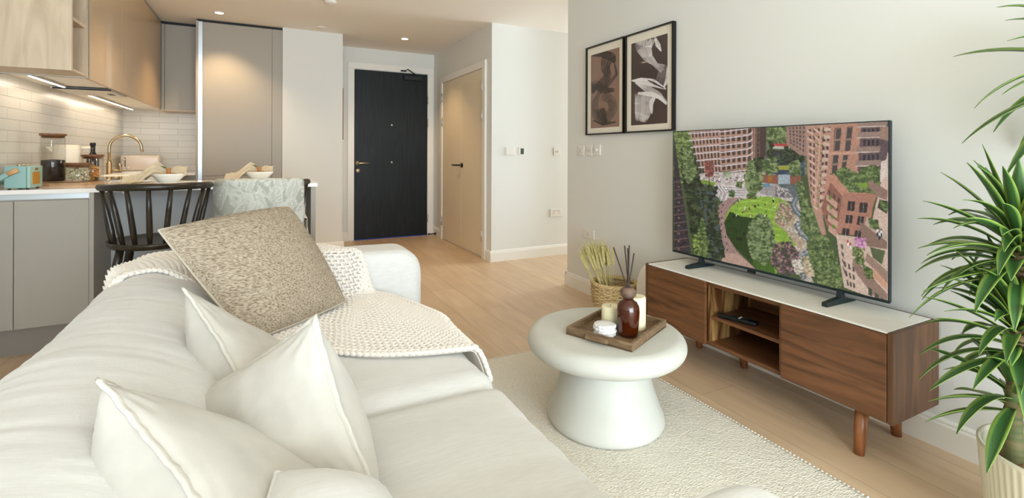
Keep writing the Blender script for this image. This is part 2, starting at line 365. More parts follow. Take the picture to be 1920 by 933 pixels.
# entrance door
def architrave(name, axis, u0, u1, top, plane, out, w=.075, d=.018):
    b = MB()
    def q(ua, ub, za, zb, dd=d):
        if axis == 'X': b.box((ua, plane, za), (ub, plane + out * dd, zb), .003)
        else: b.box((plane, ua, za), (plane + out * dd, ub, zb), .003)
    q(u0, u0 + w, 0, top - w); q(u1 - w, u1, 0, top - w); q(u0, u1, top - w, top)
    return b.build(name, 'trim_paint', kind='structure')
architrave('trim_1', 'X', .901, 1.955, 2.13, YB, -1)
d = MB().box((.978, YB - .012, .008), (1.876, YB, 2.048), .002).build('door_1', 'black_ash', kind='structure'); d['label'] = 'black ash grained entrance door with satin lever handle'
h = MB(); h.cyl((1.013, YB - .012, .925), .026, -.008, axis='Y'); h.tube([(1.013, YB - .02, .925), (1.013, YB - .06, .925), (1.03, YB - .065, .925), (1.15, YB - .065, .925)], .0095)
h.build('handle', 'steel', d)
MB().cyl((1.02, YB - .022, .835), .025, .010, axis='Y').cyl((1.02, YB - .026, .835), .011, .006, axis='Y').build('lock', 'steel', d)
MB().cyl((1.424, YB - .018, 1.392), .011, .008, 16, 'Y').build('door_viewer', 'steel_satin', d)
MB().cyl((1.424, YB - .018, .933), .011, .008, 16, 'Y').build('door_stud', 'steel_satin', d)
cl = MB().box((1.565, YB - .06, 1.955), (1.80, YB - .012, 2.015), .004)
cl.tube([(1.72, YB - .05, 2.015), (1.72, YB - .05, 2.03), (1.60, YB - .09, 2.085), (1.60, YB - .02, 2.08)], .007).box((1.53, YB - .04, 2.062), (1.60, YB - .018, 2.08), .003)
cl.build('door_closer', 'black_plastic', d)
for z in (1.72, 1.43, .22):
    MB().cyl((1.882, YB - .022, z - .05), .006, .1, 10).build('hinge', 'steel_satin', d)
MB().box((.97, YB - .014, 1.56), (.982, YB - .004, 1.63), .002).build('strike_plate', 'black_plastic', d)
MB().box((.978, YB - .022, .0005), (1.876, YB - .004, .009), .001).build('trim_2', 'blue_tape', kind='structure')
# double cupboard doors in the hall wall
architrave('trim_3', 'Y', 4.375, 5.737, 1.974, XH, -1, w=.072, d=.022)
for i, (y0, y1) in enumerate([(4.449, 5.04), (5.046, 5.66)]):
    d = MB().box((XH - .010, y0, .012), (XH, y1, 1.898), .0015).build('door_%d' % (i + 2), 'cream_door', kind='structure')
    for z in (1.72, 1.43, .22):
        yy = 4.444 if i == 0 else 5.664
        MB().cyl((XH - .024, yy, z - .052), .007, .104, 12).box((XH - .018, yy - .012, z - .05), (XH - .0095, yy + .012, z + .05), .001).build('hinge', 'steel_satin', d)
    if i == 0:
        hd = MB().cyl((XH - .022, 5.006, .915), .026, .012, axis='X'); hd.build('handle_rose', 'black_plastic', d)
    else:
        hd = MB().tube([(XH - .012, 5.075, .915), (XH - .055, 5.075, .915), (XH - .06, 5.09, .915), (XH - .06, 5.19, .915)], .009)
        hd.build('handle', 'black_plastic', d)
ds = MB().cyl((XH - .03, 5.90, .03), .016, .014, axis='X').tube([(XH - .03, 5.90, .03), (XH - .10, 5.90, .03)], .007).cyl((XH - .115, 5.90, .03), .012, .018, axis='X').build('door_stop', 'black_plastic')
tag(ds, 'small black rod door stop on the skirting beside the entrance door', 'door stop')
# ceiling fittings
def downlight(x, y, label, warm=True, power=9):
    t = thing('recessed_downlight', label, 'ceiling light', (x, y, ZC), group=None)
    MB().lathe([(.034, -.001), (.046, -.001), (.048, -.004), (.046, -.008), (.036, -.008), (.034, -.001)], n=32).build('trim_ring', 'white_plastic', t)
    MB().lathe([(0, -.003), (.033, -.003), (.033, -.006), (0, -.006)], n=28).build('lamp', 'lamp_warm', t)
    l = bpy.data.lights.new('spot', 'SPOT'); l.energy = power; l.color = (1.0, 0.72, 0.42) if warm else (1, .86, .68); l.spot_size = math.radians(105); l.spot_blend = 0.7; l.shadow_soft_size = .035
    o = bpy.data.objects.new('spot_light', l); COL.objects.link(o); o.parent = t; o.location = (0, 0, -.03)
downlight(-.349, 5.10, 'lit round recessed downlight in the ceiling in front of the tall fridge unit', power=38)
downlight(1.393, 5.298, 'lit round recessed downlight in the hall ceiling before the black door', power=26)
downlight(-.35, 3.75, 'lit round recessed downlight in the ceiling above the breakfast bar', power=22)
downlight(.45, 3.0, 'lit round recessed downlight in the ceiling above the walkway by the sofa', power=10)
t = thing('smoke_detector', 'white disc smoke detector on the ceiling nearest the top edge', 'smoke detector', (.50, 4.27, ZC))
MB().lathe([(0, 0), (.048, 0), (.05, -.01), (.043, -.022), (.018, -.028), (0, -.028)][::-1]).build('body', 'white_plastic', t)
t = thing('ceiling_vent', 'flush white round plate on the kitchen ceiling in front of the column', 'ceiling plate', (.527, 5.22, ZC))
MB().lathe([(0, -.008), (.052, -.008), (.056, -.004), (.056, -.001), (0, -.001)]).build('plate', 'white_plastic', t)
MB().lathe([(0, -.012), (.03, -.012), (.033, -.0095), (.033, -.0085), (0, -.0085)]).build('cap', 'white_plastic', t)
# wall plates
def plate(name, axis, u, z, w, h, plane, out, label, cat, kind='blank'):
    t = thing(name, label, cat, (u, plane, z) if axis == 'X' else (plane, u, z))
    if axis == 'Y': t.rotation_euler = (0, 0, -PI / 2)          # local +x runs along -Y, local -y faces the room
    MB().box((-w / 2, -.009, -h / 2), (w / 2, -.0005, h / 2), .0025).build('plate', 'white_plastic', t)
    if kind == 'socket':
        for sx in (-1, 1):
            c = sx * w * .24
            MB().box((c - .018 * sx - .006, -.0125, .016), (c - .018 * sx + .006, -.009, .030), .001).build('rocker', 'switch_plastic', t)
            for dx, dz, hh in ((0, .012, .008), (-.011, -.012, .005), (.011, -.012, .005)):
                MB().box((c + dx - .0035, -.0098, dz - hh / 2), (c + dx + .0035, -.0088, dz + hh / 2)).build('pin_slot', 'dark_slot', t)
    elif kind == 'switch1': MB().box((-.010, -.0135, -.017), (.010, -.009, .017), .0015).build('rocker', 'switch_plastic', t)
    elif kind == 'switch2':
        for sx in (-.013, .013): MB().box((sx - .007, -.0135, -.012), (sx + .007, -.009, .012), .0015).build('rocker', 'switch_plastic', t)
    elif kind == 'dimmer': MB().cyl((0, -.024, 0), .014, .015, axis='Y').build('knob', 'white_plastic', t)
    elif kind == 'thermo': MB().box((-.017, -.0105, -.030), (.020, -.0085, .028), .001).build('screen', 'screen_grey', t)
    elif kind == 'box': MB().box((-w / 2 + .006, -.020, -h / 2 + .006), (w / 2 - .006, -.009, h / 2 - .006), .004).build('cover', 'white_plastic', t)
    return t
plate('control_box', 'X', 2.166, 1.071, .108, .084, YT, -1, 'square white control box on the bright wall, left of the thermostat', 'control box', 'box')
plate('thermostat', 'X', 2.300, 1.070, .074, .082, YT, -1, 'white thermostat with a dark grey screen on the bright wall', 'thermostat', 'thermo')
plate('light_switch', 'X', 2.712, 1.068, .082, .080, YT, -1, 'white two-rocker switch plate on the bright wall beyond the thermostat', 'light switch', 'switch2')
plate('wall_socket', 'X', 2.706, .437, .146, .080, YT, -1, 'white double power socket low on the bright wall', 'power socket', 'socket')
plate('light_switch', 'Y', 3.054, 1.071, .078, .080, XR, -1, 'white single-rocker switch, farthest of the three below the dark brown print', 'light switch', 'switch1')
plate('light_switch', 'Y', 2.956, 1.073, .078, .080, XR, -1, 'white two-rocker switch, middle of the three below the prints', 'light switch', 'switch2')
plate('light_switch', 'Y', 2.858, 1.075, .078, .080, XR, -1, 'white dimmer switch with a round knob, nearest of the three below the prints', 'dimmer switch', 'dimmer')
plate('wall_socket', 'Y', 2.955, .450, .132, .068, XR, -1, 'white socket plate low on the wall above the wheat basket', 'power socket', 'switch1')
plate('light_switch', 'Y', 5.80, 1.06, .07, .09, XH, -1, 'white switch plate between the black door and the cream doors', 'light switch', 'switch2')
t = thing('framed_picture', 'thin brown picture frame seen edge-on at the column beside the black door', 'picture', (.758, 5.70, 1.19))
MB().box((.001, -.22, 0), (.020, .22, .555), .002).build('frame', 'brown_frame', t)
MB().box((.0195, -.20, .02), (.0215, .20, .535)).build('panel', 'mount_board', t)
# ---------------------------------------------------------------- kitchen
WT = .855; XU = -.86; ZU = 1.462; ZT = 2.284
t = S('trim_4', 'tiles_left', ((XL, 3.2, WT), (XL + .012, YB, 1.47)))
t = S('trim_5', 'tiles_back', ((XL + .012, YB - .012, WT), (-.56, YB, 1.47)))
S('gap_shade', 'dark_slot', ((XL, 3.44, ZT), (XU - .02, YB, ZC)), ((XU - .02, 5.70, ZT), (-.557, YB, ZC)), ((-.557, YK + .03, ZT), (.179, YB, ZC)))  # dark fill standing in for the shade in the gap above the cabinets
def wall_cabinet(label, y0, y1, m='tan_lacquer'):
    t = thing('wall_cabinet', label, 'kitchen cabinet', (XL + .013, y0, ZU), group='tan wall cabinets')
    w = XU - XL - .013; L = y1 - y0
    MB().box((0, 0, .004), (w - .022, L, .018)).box((0, 0, .018), (w - .022, .018, ZT - ZU)).box((0, L - .018, .018), (w - .022, L, ZT - ZU)).box((0, .018, .018), (.01, L - .018, ZT - ZU)).box((.01, .018, ZT - ZU - .018), (w - .022, L - .018, ZT - ZU)).build('body', 'ceiling_paint', t)
    MB().box((w - .020, .0015, -.006), (w, L - .0015, ZT - ZU - .003), .0015).build('door', m, t)
    return t
wall_cabinet('tan lacquered wall cabinet next to the open oak niche', 3.497, 4.20)
wall_cabinet('tan lacquered wall cabinet above the hob holding the extractor', 4.20, 4.90)
wall_cabinet('tan lacquered wall cabinet farthest along, beside the corner filler', 4.90, 5.60)
t = thing('corner_filler', 'narrow taupe filler strip between the tan wall cabinets and the corner cabinet', 'filler panel', (XU, 5.60, ZU))
MB().box((-.02, .0, -.004), (.0, .078, ZT - ZU)).build('panel', 'greige', t)
t = thing('wall_cabinet', 'taupe wall cabinet in the corner beside the tall fridge unit', 'kitchen cabinet', (XL + .013, 5.68, ZU))
MB().box((0, .022, .004), (.643, .335, ZT - ZU)).build('body', 'ceiling_paint', t)
MB().box((.353, .0, -.004), (.381, .022, ZT - ZU - .003), .001).build('filler', 'greige', t)
MB().box((.385, .0, -.004), (.643, .022, ZT - ZU - .003), .001).build('door', 'greige', t)
MB().box((.353, .001, -.014), (.643, .335, -.004), .001).build('light_rail', 'tan_lacquer', t)
t = thing('open_shelf_unit', 'pale oak wall shelf unit with an open niche, nearest the camera', 'shelf unit', (XL + .013, 3.207, ZU))
w = XU - XL - .013
MB().box((0, 0, 0), (w, .019, ZT - ZU)).build('front_panel', 'oak_veneer', t)
MB().box((0, .019, 0), (w, .24, .012)).build('bottom_panel', 'oak_veneer', t)
MB().box((0, .019, .012), (.012, .24, ZT - ZU)).build('back_panel', 'oak_veneer', t)
MB().box((.012, .222, .012), (w, .24, ZT - ZU)).build('side_panel', 'oak_veneer', t)
for z in (.262, .545, .80): MB().box((.012, .019, z), (w - .003, .222, z + .018)).build('shelf', 'oak_veneer', t)
t = thing('end_panel', 'slim grey metal upright between the oak niche and tan cabinets', 'end panel', (XU, 3.449, ZU - .004))
MB().box((-.36, 0, 0), (-.006, .045, ZT - ZU)).box((-.006, .004, 0), (.001, .020, ZT - ZU), .001).build('panel', 'steel_satin', t)
for y0, y1, lb in ((3.46, 3.97, 'lit white LED strip under the oak niche, nearer of two'), (4.46, 5.76, 'lit white LED strip under the tan cabinets beyond the extractor')):
    t = thing('light_strip', lb, 'under-cabinet light', (-1.10, y0, ZU - .004))
    MB().box((-.009, 0, -.006), (.009, y1 - y0, 0)).build('channel', 'aluminium', t)
    MB().box((-.007, .002, -.0085), (.007, y1 - y0 - .002, -.006)).build('diffuser', 'led_white', t)
    l = bpy.data.lights.new('strip', 'AREA'); l.shape = 'RECTANGLE'; l.size = .012; l.size_y = y1 - y0; l.energy = .7 * (y1 - y0) / .5; l.color = (1, .84, .62)
    o = bpy.data.objects.new('strip_light', l); COL.objects.link(o); o.parent = t; o.location = (0, (y1 - y0) / 2, -.012)
t = thing('extractor_hood', 'slim built-in extractor grille flush under the tan cabinets', 'extractor', (-1.03, 4.02, ZU - .004))
MB().box((-.15, 0, -.008), (.15, .42, .0)).build('rim', 'steel_satin', t)
MB().box((-.135, .012, -.011), (.13, .405, -.008)).build('grille', 'ceiling_paint', t)
MB().box((-.14, -.004, -.012), (.15, .004, -.002)).build('edge', 'black_plastic', t)
MB().box((.085, .20, -.014), (.115, .28, -.011)).build('switch', 'black_plastic', t)
# tall fridge unit
t = thing('tall_fridge_unit', 'tall taupe built-in fridge unit with bright edged side panel', 'fridge unit', (-.557, YK, 0))
MB().box((0, -.005, 0), (.018, .59, ZC - .02)).build('side_panel', 'greige', t)
MB().box((.0185, .003, 0), (.052, .03, ZT)).build('grip_channel', 'aluminium', t)
MB().box((.053, .024, .1), (.735, .59, ZT)).build('carcass', 'greige', t)
MB().box((.053, .013, .827), (.640, .024 + .009, ZT), .001).build('door', 'greige', t)
MB().box((.053, .013, .10), (.640, .033, .820), .001).build('door', 'greige', t)
MB().box((.644, .013, .10), (.734, .033, ZT), .001).build('filler', 'greige', t)
MB().box((.02, .05, 0), (.735, .07, .099)).build('plinth', 'plinth_grey', t)
# worktop: peninsula, left run and back run in one piece with a cut-out for the sink
XS0, XS1, YS0, YS1 = -1.10, -.68, 4.86, 5.38
b = MB(); z0, z1 = WT - .022, WT
for q in (((XL, 3.33), (.314, 3.96)), ((XL, 3.96), (-.62, YS0)), ((XL, YS0), (XS0, YS1)), ((XS1, YS0), (-.62, YS1)), ((XL, YS1), (-.62, YB)), ((-.62, 5.43), (-.56, YB))):
    b.box((*q[0], z0), (*q[1], z1))
bmesh.ops.remove_doubles(b.bm, verts=b.bm.verts[:], dist=1e-5)
tag(b.build('worktop', 'worktop'), 'white stone worktop running from the breakfast bar round the kitchen corner', 'worktop')
def base_unit(label, x0, x1, y0, y1, face, doors, group=None):
    """a floor cabinet; face 'S' looks along -y, 'E' along +x"""
    t = thing('base_cabinet', label, 'kitchen cabinet', (x0, y0, 0), group=group)
    W = x1 - x0; D = y1 - y0; top = WT - .0225
    if face == 'S':
        MB().box((0, .022, .14), (W, D, top - .03)).box((0, .04, top - .03), (W, D, top)).build('body', 'greige', t)
        MB().box((0, .026, top - .034), (W, .040, top - .0005)).build('grip_rail', 'aluminium', t)
        for a, c in doors: MB().box((a - x0 + .0015, 0, .147), (c - x0 - .0015, .020, .797), .001).build('door', 'greige', t)
        MB().box((0, .052, 0), (W, .068, .139)).build('plinth', 'plinth_grey', t)
    else:
        MB().box((0, 0, .14), (W - .022, D, top)).build('body', 'greige', t)
        for a, c in doors: MB().box((W - .020, a - y0 + .0015, .147), (W, c - y0 - .0015, .797), .001).build('door', 'greige', t)
        MB().box((W - .07, 0, 0), (W - .052, D, .139)).build('plinth', 'plinth_grey', t)
    return t
base_unit('taupe base cabinet at the left frame edge under the breakfast bar', XL, -1.1195, 3.34, 3.93, 'S', [(XL, -1.1195)])
base_unit('wide taupe base cabinet with one flat door beside the knee space', -1.1195, -.822, 3.34, 3.93, 'S', [(-1.1195, -.822)])
t = thing('end_panel', 'taupe panel on the left side of the breakfast bar knee space', 'end panel', (-.821, 3.335, 0))
MB().box((0, 0, 0), (.020, .60, WT - .0225)).build('panel', 'greige', t)
t = thing('end_panel', 'taupe panel carrying the right end of the breakfast bar', 'end panel', (.276, 3.335, 0))
MB().box((0, 0, 0), (.028, .60, WT - .0225)).build('panel', 'greige', t)
t = thing('back_panel', 'grey panel closing the back of the knee space behind the stools', 'back panel', (-.80, 3.66, 0))
MB().box((.0, 0, 0), (1.075, .02, WT - .0225)).build('panel', 'knee_panel', t)
base_unit('taupe base cabinet under the hob against the tiled wall', XL + .004, -.63, 3.97, 4.84, 'E', [(3.97, 4.40), (4.40, 4.84)], 'base cabinets')
b = thing('base_cabinet', 'taupe base cabinet in the corner by the toaster', 'kitchen cabinet', (XL + .004, 5.44, 0))
MB().box((0, .022, .14), (.672, .585, WT - .0225)).build('body', 'greige', b)
MB().box((.60, 0, .147), (.672, .020, .797)).build('door', 'greige', b)
MB().box((0, .052, 0), (.672, .068, .139)).build('plinth', 'plinth_grey', b)
# sink, tap, hob
t = thing('sink', 'white inset sink with a shallow bowl below the tap', 'sink', (XS0, YS0, WT))
a, c = XS1 - XS0, YS1 - YS0
MB().box((-.02, -.02, .0005), (.02, c + .02, .014), .003).box((a - .02, -.02, .0005), (a + .02, c + .02, .014), .003).box((.02, -.02, .0005), (a - .02, .02, .014), .003).box((.02, c - .02, .0005), (a - .02, c + .02, .014), .003).build('rim', 'porcelain', t)
MB().box((.004, .004, -.16), (a - .004, c - .004, -.15)).box((.004, .004, -.15), (.012, c - .004, .0)).box((a - .012, .004, -.15), (a - .004, c - .004, .0)).box((.012, .004, -.15), (a - .012, .012, .0)).box((.012, c - .012, -.15), (a - .012, c - .004, .0)).build('bowl', 'porcelain', t)
t = thing('kitchen_tap', 'tall brushed bronze swan-neck tap beside the sink', 'tap', (-1.165, 5.27, WT))
MB().lathe([(0, 0), (.024, 0), (.024, .006), (.019, .01), (.019, .10), (.013, .104), (.013, .12), (0, .12)], n=24).build('body', 'brushed_bronze', t)
pts = [(0, 0, .11), (0, 0, .20)]
for i in range(15):
    q = PI - i * (PI * 1.02) / 14; pts.append((.112 + .112 * math.cos(q), 0, .225 + .112 * math.sin(q)))
pts.append((.228, 0, .205))
MB().tube(pts, .0115, 14).cyl((.2285, 0, .195), .0125, .014, 14).build('spout', 'brushed_bronze', t)
MB().tube([(.0, 0, .035), (.075, 0, .035)], .010).tube([(.075, 0, .030), (.080, 0, .055), (.066, 0, .098)], [.013, .011, .008]).build('lever', 'brushed_bronze', t)
t = thing('hob', 'black glass induction hob set in the worktop', 'hob', (-1.12, 4.14, WT))
MB().box((0, 0, .0005), (.46, .56, .007), .002).build('glass_plate', 'black_glass', t)
MB().box((-.002, -.002, .0004), (.462, .0, .006)).build('trim', 'steel_satin', t)
# ---------------------------------------------------------------- things on the worktop
t = thing('radio', 'teal leather-covered portable radio with amber speaker grille', 'radio', (-1.168, 3.372, WT))
MB().box((0, 0, .006), (.086, .165, .120), .006, 3).build('body', 'radio_teal', t)
MB().box((.086, 0, .006), (.100, .165, .120), .005, 3).build('front_panel', 'radio_front', t)
MB().box((.0995, .030, .025), (.1025, .118, .088), .001).build('speaker_grille', 'radio_grille', t)
MB().box((.0995, .055, .098), (.102, .10, .108), .002).build('badge', 'brass', t)
for y in (.03, .075, .12): MB().cyl((.05, y, .120), .011, .008, 16).build('knob', 'steel', t)
for y in (.02, .145):
    for x in (.015, .085): MB().cyl((x, y, 0), .007, .007, 10).build('foot', 'black_plastic', t)
hb = MB()
for y in (-.006, .171):
    hb.tube([(.052, y, .098), (.02, y, .082), (-.02, y, .055), (-.034, y, .036)], .013, 8, flat=.22, up=(0, 1, 0))
hb.tube([(-.034, -.006, .036), (-.040, .02, .032), (-.042, .08, .03), (-.040, .145, .032), (-.034, .171, .036)], .012, 8, flat=.3, up=(1, 0, 0))
hb.build('carry_strap', 'radio_teal', t)
for y in (-.0095, .1745): MB().tube([(.057, y, .101), (.016, y, .080)], .0125, 8, flat=.25, up=(0, 1, 0)).build('strap_end', 'tan_leather', t)
n = 60; a = np.linspace(0, 2 * PI, n, endpoint=False)
bd = MB(); r = [(.170 + .004 * math.sin(3 * q) + .003 * math.sin(7 * q + 1)) for q in a]
top = [(r[i] * math.cos(a[i]) * .92, r[i] * math.sin(a[i]) * .82, .016) for i in range(n)]; bot = [(x * .99, y * .99, .0) for x, y, z in top]
bd.add(top + bot, [tuple(range(n)), tuple(range(n, 2 * n))[::-1]] + [(i, (i + 1) % n, n + (i + 1) % n, n + i) for i in range(n)])
tag(bd.build('serving_board', 'board_wood', loc=(-1.018, 3.765, WT)), 'round live-edge wooden board under the glass jars', 'board')
def jar(label, x, y, r, h, fill, z=WT + .0165):
    t = thing('storage_jar', label, 'jar', (x, y, z), group=None)
    w = .0022; H = h - .012
    MB().lathe([(0, 0), (r - .006, 0), (r, .006), (r, H), (r - w, H), (r - w, .008), (r - .008, .005), (0, .005)], n=48).build('glass', 'clear_glass', t)
    MB().lathe([(0, H - .012), (r - .006, H - .012), (r - .006, H + .001), (r + .003, H + .001), (r + .004, H + .004), (r + .004, H + .011), (r + .001, H + .014), (0, H + .014)], n=48).build('lid', 'lid_wood', t)
    return t
jar('tall glass jar with wooden lid half full of dark coffee', -1.083, 3.735, .056, .282, None)
vs = [(0, .0065), (.045, .0065), (.0525, .012), (.0525, .128), (.04, .131), (0, .134)]
o = MB().lathe(vs, n=48).build('coffee_grounds', 'coffee', loc=(-1.083, 3.735, WT + .0165)); tag(o, 'dark coffee filling the tall glass jar', 'coffee', kind='stuff')
jar('short wide glass jar with wooden lid full of white pasta shells', -.962, 3.70, .060, .112, None)
b = MB(); random.seed(2)
for i in range(330):
    q = random.random() * 2 * PI; rr = .050 * math.sqrt(random.random()); zz = .012 + .068 * random.random() + .008 * (1 - rr / .05)
    m = Matrix.Translation((rr * math.cos(q), rr * math.sin(q), zz)) @ Matrix.Rotation(random.random() * 6, 4, Vector((random.random(), random.random(), random.random())).normalized())
    t2 = bmesh.new(); bmesh.ops.create_icosphere(t2, subdivisions=1, radius=.0062)
    for v in t2.verts: v.co.x *= 1.25; v.co.y *= .6
    b.join(t2, True, m)
o = b.build('pasta_shells', 'shell_pasta', loc=(-.962, 3.70, WT + .0165)); tag(o, 'small pale pasta shells filling the short jar', 'pasta', kind='stuff')
jar('medium glass jar with wooden lid holding dried orange slices', -.928, 3.838, .052, .160, None)
b = MB()
for i in range(16):
    q = random.random() * 2 * PI; rr = .018 * random.random()
    R = Matrix.Rotation(random.uniform(-.5, .5), 3, 'X') @ Matrix.Rotation(random.uniform(-.5, .5), 3, 'Y')
    b.lathe([(.008, 0), (.024, 0), (.027, .002), (.024, .004), (.008, .004), (.008, 0)], (rr * math.cos(q), rr * math.sin(q), .018 + i * .0048), 18, True, R)
o = b.build('orange_slices', 'orange_slice', loc=(-.928, 3.838, WT + .0165)); tag(o, 'dried orange slices piled in the medium jar', 'orange slices', kind='stuff')
t = thing('oil_bottle', 'black glass oil bottle with capped neck behind the jars', 'bottle', (-.975, 4.035, WT))
MB().lathe([(0, 0), (.030, 0), (.032, .004), (.032, .150), (.029, .165), (.014, .190), (.0125, .195), (.0125, .232), (0, .232)], n=32).build('glass', 'black_glass', t)
MB().lathe([(0, .2325), (.0155, .2325), (.0155, .252), (.013, .254), (0, .254)], n=24).build('cap', 'black_plastic', t)
t = thing('kettle', 'cream electric kettle standing behind the tall coffee jar', 'kettle', (-1.105, 4.045, WT), .3); t.scale = (1.1, 1.1, 1.15)
MB().lathe([(0, .0), (.078, 0), (.080, .006), (.078, .014), (.076, .03), (.072, .10), (.064, .18), (.060, .198), (.050, .208), (0, .210)], n=40).build('body', 'kettle_cream', t)
MB().tube([(.062, 0, .19), (.100, 0, .192), (.112, 0, .17), (.112, 0, .09), (.104, 0, .05), (.074, 0, .045)], .010, 10).build('handle', 'kettle_cream', t)
MB().add([(-.060, -.016, .198), (-.060, .016, .198), (-.092, 0, .196), (-.064, -.014, .165), (-.064, .014, .165)], [(0, 1, 2), (0, 2, 3), (1, 4, 2), (3, 2, 4), (0, 3, 4, 1)]).build('spout', 'kettle_cream', t)
MB().lathe([(0, .0), (.0, .0)], n=3) if False else None
P = np.array([[((i / 11 - .5) * .07, (j / 9 - .5) * .05, .004 + .022 * math.exp(-((i / 11 - .5) ** 2 * 9 + (j / 9 - .5) ** 2 * 12)) + .004 * math.sin(i * 1.3 + j)) for j in range(10)] for i in range(12)])
P2 = P.copy(); P2[:, :, 2] -= .003
o = grid('cleaning_cloth', P, 'pale_blue', loc=(-1.17, 3.70, WT)); tag(o, 'pale blue crumpled cloth lying behind the radio', 'cloth'); md = o.modifiers.new('t', 'SOLIDIFY'); md.thickness = .003; md.offset = -1
t = thing('toaster', 'cream two-slice toaster in the tiled corner', 'toaster', (-1.185, 5.72, WT), .08)
MB().box((0, 0, .012), (.305, .16, .165), .022, 5).build('body', 'toaster_cream', t)
MB().box((.035, .045, .1645), (.27, .062, .167), .001).box((.035, .095, .1645), (.27, .112, .167), .001).build('slots', 'dark_slot', t)
MB().box((.012, .010, 0), (.293, .150, .013), .003).build('base', 'steel_satin', t)
MB().box((.035, -.003, .055), (.041, .002, .145)).build('lever_track', 'dark_slot', t)
MB().box((.020, -.018, .115), (.048, -.003, .128), .004).build('lever', 'toaster_cream', t)
MB().cyl((.060, -.006, .042), .016, .010, 24, 'Y').build('dial', 'steel_satin', t)
for z in (.05, .07): MB().cyl((.012, -.002, z), .006, .008, 12, 'Y').build('button', 'dark_slot', t)
def place_setting(x, y, lab, tw, sc=1.0):
    tag(MB().lathe([(0, 0), (.075, 0), (.080, .003), (.130, .012), (.131, .015), (.078, .007), (0, .006)], n=56).build('dinner_plate', 'porcelain', loc=(x, y, WT)), 'white dinner plate %s' % lab, 'plate')
    tag(MB().lathe([(0, 0), (.044, 0), (.050, .004), (.086, .046), (.092, .055), (.089, .057), (.082, .046), (.046, .008), (0, .007)], n=56).build('bowl', 'porcelain', loc=(x + .01, y, WT + .0075)), 'white porcelain bowl %s' % lab, 'bowl')
    t = thing('napkin', 'beige linen napkin tied with a leaf sprig over the bowl %s' % lab, 'napkin', (x + .01, y, WT + .066), tw)
    nu, nv = 70, 64; P = np.zeros((nu, nv, 3))
    for i in range(nu):
        s = i / (nu - 1) * 2 - 1; q = s - .20; a_ = abs(q)
        wd = .018 + (.095 * sstep(0, .9, a_) if q < 0 else .030 * sstep(0, .8, a_)); ht = .014 + (.034 * sstep(0, .4, a_) if q < 0 else .012 * sstep(0, .4, a_))
        L = -.180 * a_ if q < 0 else .115 * q; drop = -.085 * sstep(.35, 1.0, a_) if q < 0 else .004
        for j in range(nv):
            v = j / (nv - 1) * 2 - 1; f = ht * (.55 * math.sin(v * 11 + s * 1.5) + .30 * math.sin(v * 21 - s * 2.5)) * (1 - .35 * abs(v))
            P[i, j] = (L + f * .4 + .012 * math.sin(v * 5) * sstep(.7, 1.2, a_), v * wd + .008 * math.sin(s * 5), drop + f + ht * (1 - v * v) * .9)
    P *= sc
    P[:, :, 2] = np.maximum(P[:, :, 2], -.046 + .004 * np.sin(P[:, :, 1] * 90))
    if tw > .05:
        Q = np.zeros((14, 30, 3))
        for i in range(14):
            for j in range(30):
                a_ = i / 13 - .5; b_ = j / 29; yy = -.04 - .245 * b_ if b_ < .86 else -.251 - .006 * math.sin((b_ - .86) * 11); zz = -.0615 + .006 * math.sin(a_ * 14 + b_ * 5) + .004 if b_ < .86 else -.0575 - (b_ - .86) * .30 + .004 * math.sin(a_ * 14)
                Q[i, j] = (-.12 - .05 * b_ + a_ * .12 * (1 - .8 * max(0, b_ - .8) / .2) + .02, yy, zz)
        Q[:, 25:, 1] = np.minimum(Q[:, 25:, 1], -.278); Q[:, :25, 1] *= 1.12
        o = grid('hanging_corner', Q @ np.array([[math.cos(tw), -math.sin(tw), 0], [math.sin(tw), math.cos(tw), 0], [0, 0, 1]]).T.T, 'napkin_linen', t); md = o.modifiers.new('t', 'SOLIDIFY'); md.thickness = .002
    o = grid('cloth', P, 'napkin_linen', t); md = o.modifiers.new('t', 'SOLIDIFY'); md.thickness = .002
    MB().lathe([(.0175, -.011), (.0205, -.011), (.0215, 0), (.0205, .011), (.0175, .011), (.0170, 0), (.0175, -.011)], (.002, 0, .010), 24, True, Matrix.Rotation(PI / 2, 3, 'Y')).build('ring', 'napkin_ring', t)
    b = MB()
    for k in range(9):
        q = -2.9 + k * .42; L = .030 + .010 * (k % 2); d = Vector((-abs(math.cos(q)) * .9 - .2, math.sin(q * 1.7) * .6, .12 + .1 * (k % 3))).normalized(); p0 = Vector((-.008, 0, .032)); sd = d.cross(Vector((0, 0, 1))).normalized() * .009
        m = p0 + d * L * .5; b.add([p0, m + sd, p0 + d * L, m - sd, p0 + Vector((0, 0, .001)), m + sd * .9 + Vector((0, 0, .001)), p0 + d * L + Vector((0, 0, .001)), m - sd * .9 + Vector((0, 0, .001))], [(0, 1, 2, 3), (7, 6, 5, 4), (0, 4, 5, 1), (1, 5, 6, 2), (2, 6, 7, 3), (3, 7, 4, 0)])
    b.build('leaf_sprig', 'sprig_green', t)
    return t
place_setting(-.520, 3.60, 'nearer the glass jars', .10)
place_setting(-.030, 3.74, 'behind the patterned cloth', .0, .9)
